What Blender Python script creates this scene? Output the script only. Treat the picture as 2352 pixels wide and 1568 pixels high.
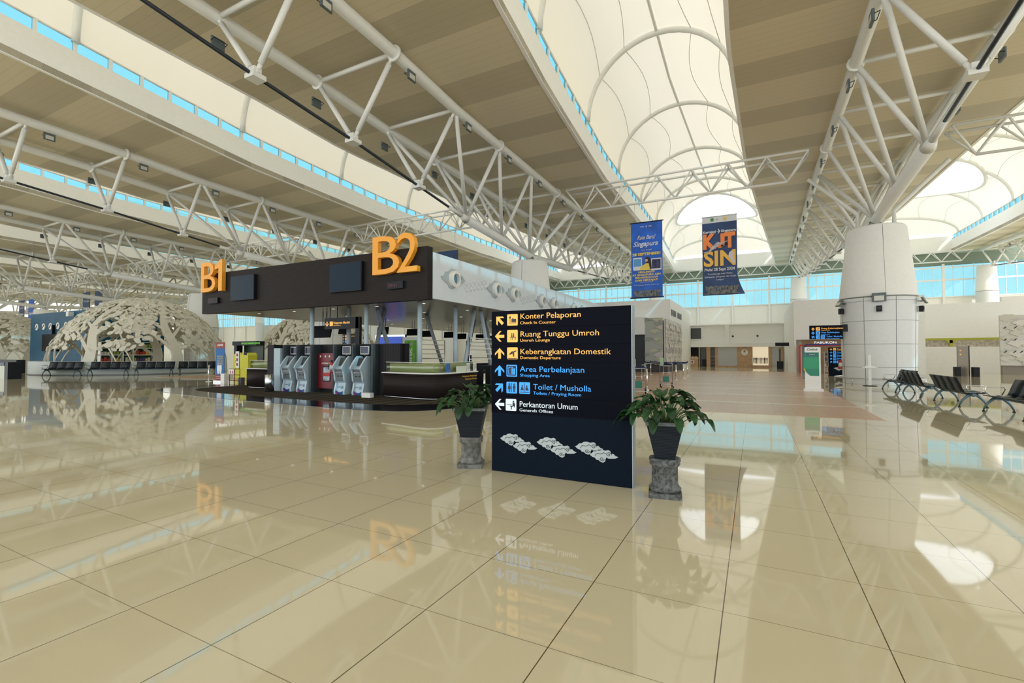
import bpy, math, random
from mathutils import Vector, Matrix
PI = math.pi
random.seed(7)
S = bpy.context.scene
for o in list(bpy.data.objects): bpy.data.objects.remove(o)

# ------------------------------------------------------------------ camera
F_PX = 1080.0
yaw = math.atan(556 / F_PX); pitch = math.atan(28 / F_PX)
cam_d = bpy.data.cameras.new('camera'); cam = bpy.data.objects.new('camera', cam_d)
S.collection.objects.link(cam); S.camera = cam
cam_d.sensor_width = 36; cam_d.lens = 36 * F_PX / 2352
cam_d.clip_start = .05; cam_d.clip_end = 600
cam.location = (0, 0, 1.5); cam.rotation_euler = (PI / 2 + pitch, 0, yaw)

# ------------------------------------------------------------------ world, sun, exposure
S.view_settings.view_transform = 'Standard'; S.view_settings.look = 'None'
S.view_settings.gamma = 1; S.view_settings.use_curve_mapping = False
S.view_settings.exposure = 0.12
W = bpy.data.worlds.new('sky'); S.world = W; W.use_nodes = True
wn = W.node_tree; wn.nodes.clear()
tc = wn.nodes.new('ShaderNodeTexCoord'); sx = wn.nodes.new('ShaderNodeSeparateXYZ')
rp = wn.nodes.new('ShaderNodeValToRGB'); bg = wn.nodes.new('ShaderNodeBackground'); wo = wn.nodes.new('ShaderNodeOutputWorld')
wn.links.new(tc.outputs['Generated'], sx.inputs[0]); wn.links.new(sx.outputs['Z'], rp.inputs[0])
rp.color_ramp.elements[0].position = 0.0; rp.color_ramp.elements[0].color = (.94, .97, 1.0, 1)
rp.color_ramp.elements[1].position = .7; rp.color_ramp.elements[1].color = (.86, .94, 1.0, 1)
wn.links.new(rp.outputs[0], bg.inputs[0]); bg.inputs[1].default_value = 2.0
wn.links.new(bg.outputs[0], wo.inputs[0])
S.cycles.diffuse_bounces = 7
sd = bpy.data.lights.new('sun', 'SUN'); sun = bpy.data.objects.new('sun', sd); S.collection.objects.link(sun)
sd.energy = 3.2; sd.angle = .012; sd.color = (1, .95, .88)
sun.rotation_euler = Vector((.62, -.36, .70)).to_track_quat('Z', 'Y').to_euler()

# ------------------------------------------------------------------ materials
MC = {}
def mat(name, col, rough=.5, metal=0., emit=0., var=.018, scale=6., spec=.5, coat=0., trans=0., bump=0.):
    if name in MC: return MC[name]
    m = bpy.data.materials.new(name); m.use_nodes = True; n = m.node_tree; b = n.nodes['Principled BSDF']
    c = (*col, 1)
    t = n.nodes.new('ShaderNodeTexCoord'); ns = n.nodes.new('ShaderNodeTexNoise'); ns.inputs['Scale'].default_value = scale
    ns.inputs['Detail'].default_value = 3
    mx = n.nodes.new('ShaderNodeMix'); mx.data_type = 'RGBA'
    mx.inputs['A'].default_value = tuple(max(0, v * (1 - var)) for v in col) + (1,)
    mx.inputs['B'].default_value = tuple(min(1, v * (1 + var)) for v in col) + (1,)
    mr = n.nodes.new('ShaderNodeMapRange'); mr.inputs['From Min'].default_value = .32; mr.inputs['From Max'].default_value = .68
    n.links.new(t.outputs['Object'], ns.inputs['Vector']); n.links.new(ns.outputs['Fac'], mr.inputs['Value']); n.links.new(mr.outputs[0], mx.inputs['Factor'])
    n.links.new(mx.outputs['Result'], b.inputs['Base Color'])
    b.inputs['Roughness'].default_value = rough; b.inputs['Metallic'].default_value = metal
    b.inputs['Specular IOR Level'].default_value = spec; b.inputs['Coat Weight'].default_value = coat
    b.inputs['Coat Roughness'].default_value = .05
    if emit:
        n.links.new(mx.outputs['Result'], b.inputs['Emission Color']); b.inputs['Emission Strength'].default_value = emit
    if bump:
        bp = n.nodes.new('ShaderNodeBump'); bp.inputs['Strength'].default_value = bump; bp.inputs['Distance'].default_value = .03
        n.links.new(ns.outputs['Fac'], bp.inputs['Height']); n.links.new(bp.outputs[0], b.inputs['Normal'])
    MC[name] = m; return m
def glassy(name, tint, refl=.12, rough=0.02):
    if name in MC: return MC[name]
    m = bpy.data.materials.new(name); m.use_nodes = True; n = m.node_tree; n.nodes.clear()
    o = n.nodes.new('ShaderNodeOutputMaterial'); t = n.nodes.new('ShaderNodeBsdfTransparent'); g = n.nodes.new('ShaderNodeBsdfGlossy')
    x = n.nodes.new('ShaderNodeMixShader'); ns = n.nodes.new('ShaderNodeTexNoise'); ns.inputs['Scale'].default_value = .35
    mx = n.nodes.new('ShaderNodeMix'); mx.data_type = 'RGBA'
    mx.inputs['A'].default_value = tuple(v * .93 for v in tint) + (1,); mx.inputs['B'].default_value = (*tint, 1)
    tcx = n.nodes.new('ShaderNodeTexCoord'); n.links.new(tcx.outputs['Object'], ns.inputs['Vector'])
    n.links.new(ns.outputs['Fac'], mx.inputs['Factor']); n.links.new(mx.outputs['Result'], t.inputs[0])
    g.inputs['Roughness'].default_value = rough; x.inputs[0].default_value = refl
    n.links.new(t.outputs[0], x.inputs[1]); n.links.new(g.outputs[0], x.inputs[2]); n.links.new(x.outputs[0], o.inputs[0])
    MC[name] = m; return m
def fabric(name, dcol, tcol, mixf=.55):
    if name in MC: return MC[name]
    m = bpy.data.materials.new(name); m.use_nodes = True; n = m.node_tree; n.nodes.clear()
    o = n.nodes.new('ShaderNodeOutputMaterial'); d = n.nodes.new('ShaderNodeBsdfDiffuse'); t = n.nodes.new('ShaderNodeBsdfTranslucent')
    x = n.nodes.new('ShaderNodeMixShader'); ns = n.nodes.new('ShaderNodeTexNoise'); ns.inputs['Scale'].default_value = .3
    mx = n.nodes.new('ShaderNodeMix'); mx.data_type = 'RGBA'
    mx.inputs['A'].default_value = tuple(v * .93 for v in tcol) + (1,); mx.inputs['B'].default_value = (*tcol, 1)
    tcx = n.nodes.new('ShaderNodeTexCoord'); n.links.new(tcx.outputs['Object'], ns.inputs['Vector'])
    n.links.new(ns.outputs['Fac'], mx.inputs['Factor']); n.links.new(mx.outputs['Result'], t.inputs[0])
    d.inputs[0].default_value = (*dcol, 1); x.inputs[0].default_value = mixf
    n.links.new(d.outputs[0], x.inputs[1]); n.links.new(t.outputs[0], x.inputs[2]); n.links.new(x.outputs[0], o.inputs[0])
    MC[name] = m; return m
def math_node(n, op, a, b=None, c=None):
    k = n.nodes.new('ShaderNodeMath'); k.operation = op
    for i, v in enumerate((a, b, c)):
        if v is None: continue
        if isinstance(v, (int, float)): k.inputs[i].default_value = v
        else: n.links.new(v, k.inputs[i])
    return k.outputs[0]
def floor_mat():
    m = bpy.data.materials.new('glossy_cream_tile'); m.use_nodes = True; n = m.node_tree; b = n.nodes['Principled BSDF']
    t = n.nodes.new('ShaderNodeTexCoord'); s = n.nodes.new('ShaderNodeSeparateXYZ'); n.links.new(t.outputs['Object'], s.inputs[0])
    def line(out, off, w):
        a = math_node(n, 'SUBTRACT', out, off - w / 2); a = math_node(n, 'FLOORED_MODULO', a, .775)
        return math_node(n, 'LESS_THAN', a, w)
    lx = line(s.outputs['X'], -.18, .006); ly = line(s.outputs['Y'], 3.03, .0045)
    l = math_node(n, 'MAXIMUM', lx, math_node(n, 'MULTIPLY', ly, .75))
    ns = n.nodes.new('ShaderNodeTexNoise'); ns.inputs['Scale'].default_value = 1.1; ns.inputs['Detail'].default_value = 4
    n.links.new(t.outputs['Object'], ns.inputs['Vector'])
    mx = n.nodes.new('ShaderNodeMix'); mx.data_type = 'RGBA'
    mx.inputs['A'].default_value = (.58, .52, .355, 1); mx.inputs['B'].default_value = (.64, .575, .405, 1)
    n.links.new(ns.outputs['Fac'], mx.inputs['Factor'])
    m2 = n.nodes.new('ShaderNodeMix'); m2.data_type = 'RGBA'; m2.inputs['B'].default_value = (.09, .06, .03, 1)
    n.links.new(l, m2.inputs['Factor']); n.links.new(mx.outputs['Result'], m2.inputs['A'])
    n.links.new(m2.outputs['Result'], b.inputs['Base Color'])
    b.inputs['Roughness'].default_value = .035; b.inputs['Specular IOR Level'].default_value = .62
    n2 = n.nodes.new('ShaderNodeTexNoise'); n2.inputs['Scale'].default_value = .9; n2.inputs['Detail'].default_value = 1
    n.links.new(t.outputs['Object'], n2.inputs['Vector'])
    bp = n.nodes.new('ShaderNodeBump'); bp.inputs['Strength'].default_value = .035; bp.inputs['Distance'].default_value = .02
    n.links.new(n2.outputs['Fac'], bp.inputs['Height']); n.links.new(bp.outputs[0], b.inputs['Normal'])
    return m
def wood_floor_mat():
    m = bpy.data.materials.new('oak_plank_floor'); m.use_nodes = True; n = m.node_tree; b = n.nodes['Principled BSDF']
    t = n.nodes.new('ShaderNodeTexCoord'); s = n.nodes.new('ShaderNodeSeparateXYZ'); n.links.new(t.outputs['Object'], s.inputs[0])
    mp = n.nodes.new('ShaderNodeMapping'); mp.inputs['Scale'].default_value = (3, .5, 1); n.links.new(t.outputs['Object'], mp.inputs[0])
    ns = n.nodes.new('ShaderNodeTexNoise'); ns.inputs['Scale'].default_value = 3; ns.inputs['Detail'].default_value = 5
    n.links.new(mp.outputs[0], ns.inputs['Vector'])
    mx = n.nodes.new('ShaderNodeMix'); mx.data_type = 'RGBA'
    mx.inputs['A'].default_value = (.44, .26, .145, 1); mx.inputs['B'].default_value = (.55, .345, .205, 1)
    n.links.new(ns.outputs['Fac'], mx.inputs['Factor'])
    a = math_node(n, 'FLOORED_MODULO', math_node(n, 'SUBTRACT', s.outputs['Y'], 13.2), 3.1)
    l = math_node(n, 'GREATER_THAN', a, 2.85)
    g = math_node(n, 'LESS_THAN', math_node(n, 'FLOORED_MODULO', s.outputs['X'], .45), .012)
    m2 = n.nodes.new('ShaderNodeMix'); m2.data_type = 'RGBA'; m2.inputs['B'].default_value = (.66, .55, .43, 1)
    n.links.new(l, m2.inputs['Factor']); n.links.new(mx.outputs['Result'], m2.inputs['A'])
    m3 = n.nodes.new('ShaderNodeMix'); m3.data_type = 'RGBA'; m3.inputs['B'].default_value = (.3, .18, .1, 1)
    n.links.new(math_node(n, 'MULTIPLY', g, .5), m3.inputs['Factor']); n.links.new(m2.outputs['Result'], m3.inputs['A'])
    n.links.new(m3.outputs['Result'], b.inputs['Base Color']); b.inputs['Roughness'].default_value = .27
    b.inputs['Specular IOR Level'].default_value = .7
    return m
def stripe_mat(name, ca, cb, axis, period, duty, fine=0, rough=.5, finec=.8, spec=.4, metal=0.):
    m = bpy.data.materials.new(name); m.use_nodes = True; n = m.node_tree; b = n.nodes['Principled BSDF']
    t = n.nodes.new('ShaderNodeTexCoord'); s = n.nodes.new('ShaderNodeSeparateXYZ'); n.links.new(t.outputs['Object'], s.inputs[0])
    v = math_node(n, 'FLOORED_MODULO', s.outputs[axis], period); f = math_node(n, 'LESS_THAN', v, period * duty)
    mx = n.nodes.new('ShaderNodeMix'); mx.data_type = 'RGBA'; mx.inputs['A'].default_value = (*ca, 1); mx.inputs['B'].default_value = (*cb, 1)
    n.links.new(f, mx.inputs['Factor']); out = mx.outputs['Result']
    if fine:
        q = math_node(n, 'LESS_THAN', math_node(n, 'FLOORED_MODULO', s.outputs[axis], fine), fine * .08)
        m2 = n.nodes.new('ShaderNodeMix'); m2.data_type = 'RGBA'; m2.blend_type = 'MULTIPLY'
        m2.inputs['B'].default_value = (finec, finec, finec, 1); n.links.new(q, m2.inputs['Factor']); n.links.new(out, m2.inputs['A']); out = m2.outputs['Result']
    n.links.new(out, b.inputs['Base Color']); b.inputs['Roughness'].default_value = rough
    b.inputs['Specular IOR Level'].default_value = spec; b.inputs['Metallic'].default_value = metal
    MC[name] = m; return m

white_p = mat('white_plaster', (.86, .86, .83), .6)
white_steel = mat('white_painted_steel', (.80, .81, .78), .35)
cream = mat('cream_panel', (.84, .82, .75), .5)
steel = mat('brushed_steel', (.55, .57, .58), .25, 1.)
chrome = mat('chrome', (.75, .77, .78), .12, 1.)
dark = mat('black_plastic', (.008, .010, .013), .4, spec=.2)
black_gloss = mat('glossy_black_acrylic', (.004, .005, .010), .22, spec=.03)
navy = mat('navy_charcoal_panel', (.005, .010, .019), .45, spec=.05)
darkwood = stripe_mat('dark_walnut_laminate', (.016, .012, .011), (.024, .019, .017), 'Z', .06, .5, rough=.5, spec=.12)
darkpanel = stripe_mat('dark_vertical_laminate', (.012, .011, .013), (.018, .016, .018), 'X', .12, .5, rough=.45, spec=.15)
orange = mat('orange_letter_paint', (.93, .40, .03), .4)
tie_m = mat('dark_steel_rod', (.035, .045, .06), .4, .4)
soffit_m = stripe_mat('ribbed_metal_soffit_shade_bands', (.65, .575, .405), (.51, .45, .31), 'Y', 4.08, .42, fine=.34, rough=.38, finec=.88, spec=.5)  # broad bands paint reflection and shade into the panel colour; fine lines are ribs
glass_far = glassy('tinted_blue_glass', (.46, .67, .71), .05)
glass_cl = glassy('clerestory_blue_glass', (.14, .40, .52), .05)
clear_film = fabric('clear_film', (.9, .93, .95), (.99, 1, 1), .9)
vault_m = fabric('membrane_fabric', (.86, .82, .73), (.95, .88, .75), .255)
blue_scr = mat('blue_screen', (.01, .10, .75), .3, emit=.3)
red_m = mat('red_enamel', (.28, .012, .02), .3)

# ------------------------------------------------------------------ mesh helpers
class MB:
    def __init__(s): s.v = []; s.f = []; s.sm = []; s.mi = []; s.cur = 0
    def add(s, vs, fs, smooth=False):
        o = len(s.v); s.v += [tuple(p) for p in vs]
        for i, f in enumerate(fs):
            s.f.append(tuple(k + o for k in f)); s.sm.append(smooth if isinstance(smooth, bool) else smooth[i]); s.mi.append(s.cur)
        return s
    def box(s, x0, x1, y0, y1, z0, z1, bev=0):
        if bev:
            return s.prism([(x0 + bev, y0), (x1 - bev, y0), (x1, y0 + bev), (x1, y1 - bev), (x1 - bev, y1), (x0 + bev, y1), (x0, y1 - bev), (x0, y0 + bev)], z0, z1)
        vs = [(x, y, z) for z in (z0, z1) for x, y in ((x0, y0), (x1, y0), (x1, y1), (x0, y1))]
        return s.add(vs, [(3, 2, 1, 0), (4, 5, 6, 7), (0, 1, 5, 4), (1, 2, 6, 5), (2, 3, 7, 6), (3, 0, 4, 7)])
    def quad(s, *p): return s.add(p, [tuple(range(len(p)))])
    def prism(s, poly, a, b, axis='z'):
        n = len(poly)
        def P(u, v, w):
            return (u, v, w) if axis == 'z' else (u, w, v) if axis == 'y' else (w, u, v)
        vs = [P(u, v, a) for u, v in poly] + [P(u, v, b) for u, v in poly]
        fs = [tuple(range(n))[::-1], tuple(range(n, 2 * n))] + [(i, (i + 1) % n, n + (i + 1) % n, n + i) for i in range(n)]
        return s.add(vs, fs)
    def tube(s, p, q, r, r2=None, n=10, cap=True):
        p = Vector(p); q = Vector(q); r2 = r if r2 is None else r2
        d = (q - p)
        if d.length < 1e-6: return s
        d.normalize(); u = d.orthogonal().normalized(); w = d.cross(u)
        vs = []
        for c, rr in ((p, r), (q, r2)):
            for i in range(n):
                a = 2 * PI * i / n; vs.append(c + (u * math.cos(a) + w * math.sin(a)) * rr)
        fs = [(i, (i + 1) % n, n + (i + 1) % n, n + i) for i in range(n)]; sm = [True] * n
        if cap: fs += [tuple(range(n))[::-1], tuple(range(n, 2 * n))]; sm += [False, False]
        return s.add(vs, fs, sm)
    def path(s, pts, r, n=8, closed=False, cap=True):
        pts = [Vector(p) for p in pts]; N = len(pts); rs = r if isinstance(r, (list, tuple)) else [r] * N
        vs = []; ref = None
        for i, p in enumerate(pts):
            a = pts[(i - 1) % N] if (closed or i > 0) else p; b = pts[(i + 1) % N] if (closed or i < N - 1) else p
            d = (b - a).normalized()
            if ref is None: ref = d.orthogonal().normalized()
            u = (ref - d * ref.dot(d)); u = u.normalized() if u.length > 1e-5 else d.orthogonal().normalized(); ref = u; w = d.cross(u)
            for k in range(n):
                t = 2 * PI * k / n; vs.append(p + (u * math.cos(t) + w * math.sin(t)) * rs[i])
        fs = []; M = N if closed else N - 1
        for i in range(M):
            j = (i + 1) % N
            for k in range(n): fs.append((i * n + k, i * n + (k + 1) % n, j * n + (k + 1) % n, j * n + k))
        sm = [True] * len(fs)
        if cap and not closed: fs += [tuple(range(n))[::-1], tuple((N - 1) * n + k for k in range(n))]; sm += [False, False]
        return s.add(vs, fs, sm)
    def lathe(s, prof, c=(0, 0, 0), n=32, smooth=True):
        vs = []; N = len(prof)
        for r, z in prof:
            for i in range(n):
                a = 2 * PI * i / n; vs.append((c[0] + r * math.cos(a), c[1] + r * math.sin(a), c[2] + z))
        fs = [(j * n + i, j * n + (i + 1) % n, (j + 1) * n + (i + 1) % n, (j + 1) * n + i) for j in range(N - 1) for i in range(n)]
        sm = [smooth] * len(fs)
        fs += [tuple(range(n))[::-1], tuple((N - 1) * n + i for i in range(n))]; sm += [False, False]
        return s.add(vs, fs, sm)
    def disc(s, c, r, n=20, axis='y', t=.01):
        poly = [(c[0] + r * math.cos(2 * PI * i / n), c[2] + r * math.sin(2 * PI * i / n)) for i in range(n)] if axis == 'y' else \
               [(c[1] + r * math.cos(2 * PI * i / n), c[2] + r * math.sin(2 * PI * i / n)) for i in range(n)]
        w = c[1] if axis == 'y' else c[0]
        return s.prism(poly, w, w + t, axis)
    def ring(s, c, r0, r1, axis='x', t=.05, n=28):
        vs = []
        for w in (0, t):
            for r in (r0, r1):
                for i in range(n):
                    a = 2 * PI * i / n; u, v = r * math.cos(a), r * math.sin(a)
                    vs.append((c[0] + w, c[1] + u, c[2] + v) if axis == 'x' else (c[0] + u, c[1] + w, c[2] + v))
        fs = []
        for i in range(n):
            j = (i + 1) % n
            fs += [(i, j, n + j, n + i), (2 * n + i, 3 * n + i, 3 * n + j, 2 * n + j), (n + i, n + j, 3 * n + j, 3 * n + i), (i, 2 * n + i, 2 * n + j, j)]
        return s.add(vs, fs)
    def mesh(s, name, mats):
        me = bpy.data.meshes.new(name); me.from_pydata(s.v, [], s.f); me.update()
        for m in (mats if isinstance(mats, (list, tuple)) else [mats]): me.materials.append(m)
        me.polygons.foreach_set('use_smooth', s.sm); me.polygons.foreach_set('material_index', s.mi); return me
    def build(s, name, mats, parent=None, loc=None, label=None):
        return link(name, s.mesh(name, mats), parent, loc, label)
def link(name, data, parent=None, loc=None, label=None):
    o = bpy.data.objects.new(name, data); S.collection.objects.link(o)
    if parent: o.parent = parent
    if loc: o.location = loc
    if label: o['label'] = label
    return o
def thing(name, label, cat, loc=(0, 0, 0), rz=0, group=None):
    o = bpy.data.objects.new(name, None); S.collection.objects.link(o); o.location = loc; o.rotation_euler = (0, 0, rz)
    o.empty_display_size = .1
    return tag(o, label, cat, group)
def tag(o, label, cat, group=None, kind=None):
    o['label'] = label; o['category'] = cat
    if group: o['group'] = group
    if kind: o['kind'] = kind
    return o
def struct(o): o['kind'] = 'structure'; return o
def dup(root, loc=None, rz=None, label=None, group=None, name=None):
    r = root.copy(); S.collection.objects.link(r)
    if loc is not None: r.location = loc
    if rz is not None: r.rotation_euler = (0, 0, rz)
    if label: r['label'] = label
    if group: r['group'] = group
    for ch in root.children:
        c = ch.copy(); S.collection.objects.link(c); c.parent = r
        for g in ch.children:
            d = g.copy(); S.collection.objects.link(d); d.parent = c
    return r
def interp(tab, x):
    if x <= tab[0][0]: return tab[0][1]
    for (a, va), (b, vb) in zip(tab, tab[1:]):
        if x <= b: return va + (vb - va) * (x - a) / (b - a)
    return tab[-1][1]
def text(name, body, parent, m, x, y, z, h, rz=0, ext=.003, align='LEFT', width=None, shear=0, bold=0, label=None, rx=PI / 2):
    """flat lettering standing in the XZ plane; (x,y,z) is the baseline start, h the capital height"""
    c = bpy.data.curves.new(name, 'FONT'); c.body = body; c.size = 1; c.align_x = align; c.extrude = 0; c.offset = bold; c.resolution_u = 3; c.shear = shear
    tmp = bpy.data.objects.new('tmp', c); me = bpy.data.meshes.new_from_object(tmp)
    bpy.data.objects.remove(tmp); bpy.data.curves.remove(c)
    xs = [v.co.x for v in me.vertices] or [0, 1]
    k = h / .70; kx = k
    if width: kx = width / (max(xs) - min(xs))
    for v in me.vertices: v.co = (v.co.x * kx, v.co.y * k, 0)
    # solid letters: extrude by hand
    import bmesh
    bm = bmesh.new(); bm.from_mesh(me)
    if ext > 0:
        r = bmesh.ops.extrude_face_region(bm, geom=bm.faces[:])
        bmesh.ops.translate(bm, verts=[e for e in r['geom'] if isinstance(e, bmesh.types.BMVert)], vec=(0, 0, ext))
        bmesh.ops.recalc_face_normals(bm, faces=bm.faces[:])
    bm.to_mesh(me); bm.free(); me.name = name; me.materials.clear(); me.materials.append(m)
    for p in me.polygons: p.use_smooth = False; p.material_index = 0
    o = link(name, me, parent, (x, y, z), label); o.rotation_euler = (rx, 0, rz); return o

# ------------------------------------------------------------------ roof geometry tables
COLY = 29.7; NODE = 4.08
PITCHX = 19.5; X0S = [25.1, 5.6, -13.9, -33.4, -52.9, -72.4, -91.9, -111.4, -130.9]
TIEZ = [(-6, 12.2), (1, 11.3), (6.2, 10.6), (9.35, 10.25), (13.4, 9.86), (17.5, 9.35), (21.54, 8.85), (29.7, 8.3), (37.86, 8.75), (46, 9.3), (63, 10.6), (75, 11.9)]
TOPZ = [(-10, 13.3), (8, 12.85), (14, 12.72), (18, 12.48), (30, 12.45), (47, 12.6), (60, 13.1), (78, 14.0)]
TOPW = [(35, 2.05), (47, 1.8), (60, 1.5), (78, .95)]
HWL = [(12, 6.3), (19, 6.4), (31, 6.0), (41, 5.3), (52, 4.5), (65, 3.6), (78, 2.8)]
HWR = [(6, 7.6), (13.4, 6.5), (21, 5.9), (30, 5.3), (41, 5.1), (51, 4.9), (65, 3.9), (78, 2.8)]
def soff(y): return interp(TOPZ, y) + .42
FH = 1.5; WH = .48
YS, YE = -14.0, 78.0

# floor
struct(MB().box(-175, 60, -16, 82, -.2, 0).build('floor', floor_mat()))
wf = MB(); wf.box(-7.0, 2.6, 13.2, 45, 0, .004); wf.box(-34, -20.5, 16.2, 22, 0, .004); wf.box(-20.5, -7, 14.5, 45, 0, .004)
struct(wf.build('floor', wood_floor_mat()))

# soffit bands, fascias, clerestory windows, membrane vaults
def band(x0, first):
    n = 60; m = MB(); ys = [YS + (YE - YS) * i / n for i in range(n + 1)]
    vs = []
    for y in ys:
        z = soff(y); l = x0 - interp(HWL, y); r = x0 + interp(HWR, y)
        vs += [(l, y, z), (r, y, z), (l, y, z + .3), (r, y, z + .3)]
    fs = []
    for i in range(n):
        a = 4 * i; b = a + 4
        fs += [(a, a + 1, b + 1, b), (a + 2, b + 2, b + 3, a + 3), (a, b, b + 2, a + 2), (a + 1, a + 3, b + 3, b + 1)]
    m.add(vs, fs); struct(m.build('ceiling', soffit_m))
    # dark edge lip
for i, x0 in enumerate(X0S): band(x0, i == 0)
wk = 0
for gi in range(len(X0S) - 1):
    xr_band, xl_band = X0S[gi], X0S[gi + 1]      # right band and left band of this gap
    L = lambda y: xl_band + interp(HWR, y); R = lambda y: xr_band - interp(HWL, y)
    n = 60; ys = [YS + (YE - YS) * i / n for i in range(n + 1)]
    for side, fx, sg in (('left', L, -1), ('right', R, 1)):
        m = MB(); vs = []; fs = []
        for y in ys:
            z = soff(y) - .03; x = fx(y)
            vs += [(x, y, z), (x, y, z + FH), (x + sg * .15, y, z), (x + sg * .15, y, z + FH)]
        for i in range(n):
            a = 4 * i; b = a + 4; fs += [(a, b, b + 1, a + 1), (a + 2, a + 3, b + 3, b + 2), (a, a + 2, b + 2, b), (a + 1, b + 1, b + 3, a + 3)]
        m.add(vs, fs); wk += 1; struct(m.build('trim_%d' % wk, white_p))
        # clerestory strip: panes, posts and head rail
        g = MB(); pst = MB(); y = 1.1 - 8.16
        npan = 0
        while y < YE - 1.3:
            y2 = y + 1.36; a, b = fx(y), fx(y2); za, zb = soff(y) + FH - .03, soff(y2) + FH - .03
            g.add([(a + sg * .06, y + .07, za), (b + sg * .06, y2 - .07, zb), (b + sg * .06, y2 - .07, zb + WH), (a + sg * .06, y + .07, za + WH)], [(0, 1, 2, 3)])
            pst.box(a - .0, a + sg * .14, y - .07, y + .07, za, za + WH + .04) if sg > 0 else pst.box(a - .14, a, y - .07, y + .07, za, za + WH + .04)
            pst.tube((a + sg * .05, y, za + WH + .04), (b + sg * .05, y2, zb + WH + .04), .05, n=6)
            y = y2; npan += 1
        w = struct(g.build('window_%d' % wk, glass_cl)); pst.build('window_frame', white_steel, w)
    # membrane vault
    NY, NA = 92, 26; m = MB(); vs = []
    def vp(y, t):      # t in 0..1 from left spring to right spring
        a, b = L(y), R(y); c = (a + b) / 2; h = (b - a) / 2; zb = soff(y) + FH + WH
        rise = 3.95 if y < 60 else 3.95 * math.sqrt(max(0, 1 - ((y - 60) / 18.2) ** 2))
        return (c - h * math.cos(PI * t), y, zb + rise * math.sin(PI * t))
    ey, rx_, ry_ = 62.0, 4.5, 6.2
    for j in range(NY + 1):
        y = YS + (YE - YS) * j / NY
        for k in range(NA + 1): vs.append(vp(y, k / NA))
    cx0 = (L(ey) + R(ey)) / 2
    film = MB(); film.v = [tuple(v) for v in vs]; m.v = [tuple(v) for v in vs]
    for j in range(NY):
        for k in range(NA):
            a = j * (NA + 1) + k; q = (a, a + 1, a + NA + 2, a + NA + 1)
            cxm = sum(vs[i][0] for i in q) / 4 - cx0; cym = sum(vs[i][1] for i in q) / 4 - ey
            inside = (cxm / rx_) ** 2 + (cym / ry_) ** 2 < 1
            t = film if inside else m
            t.f.append(q); t.sm.append(True); t.mi.append(0)
    v = struct(m.build('ceiling', vault_m))
    if gi < 6:
        film.build('skylight_film', clear_film, v, label='clear white film of the oval skylight')
        rg = MB(); pts = []
        for i in range(40):
            a = 2 * PI * i / 40; y = ey + ry_ * math.sin(a); X = cx0 + rx_ * math.cos(a); c = (L(y) + R(y)) / 2; h = (R(y) - L(y)) / 2
            t = math.acos(max(-1, min(1, -(X - c) / h))) / PI; p = vp(y, t); pts.append((p[0], p[1], p[2] - .12))
        rg.path(pts, .17, 8, closed=True); rg.build('skylight_ring', white_steel, v)
        k = 0; y = 1.1
        while y < 76:
            skip = abs(y - ey) < ry_ * .98
            segs = [(0, 1)]
            if skip:
                hw = rx_ * math.sqrt(1 - ((y - ey) / ry_) ** 2); h = (R(y) - L(y)) / 2
                t0 = math.acos(min(1, hw / h)) / PI; segs = [(0, t0), (1 - t0, 1)]
            r = MB()
            for s0, s1 in segs:
                r.path([(lambda p: (p[0], p[1], p[2] - .10))(vp(y, s0 + (s1 - s0) * i / 20)) for i in range(21)], .16, 8)
            r.build('vault_rib', white_steel, v); y += 8.16
        rd = MB(); rd.path([(lambda p: (p[0], p[1], p[2] - .06))(vp(YS + (ey - ry_ - YS) * i / 30, .5)) for i in range(31)], .09, 6)
        rd.build('vault_ridge', white_steel, v)
        sm_ = MB()                                   # thin seam cables of the membrane panels
        for t in (.2, .35, .65, .8):
            for q in range(9):
                yy = 1.1 + 8.16 * q
                sm_.path([(lambda p: (p[0], p[1], p[2] - .05))(vp(yy + 8.16 * i / 8, t + .045 * math.sin(PI * i / 8) * (1 if t < .5 else -1))) for i in range(9)], .026, 4)
        sm_.build('seam_cable', white_steel, v)
# closing fascia at the far end and far head wall
e = MB()
for gi in range(len(X0S) - 1):
    a = X0S[gi + 1] + 2.75; b = X0S[gi] - 2.75; e.box(a, b, YE - .05, YE + .1, soff(78) - .03, soff(78) + FH + WH)
wk += 1; struct(e.build('trim_%d' % wk, white_p))

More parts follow.
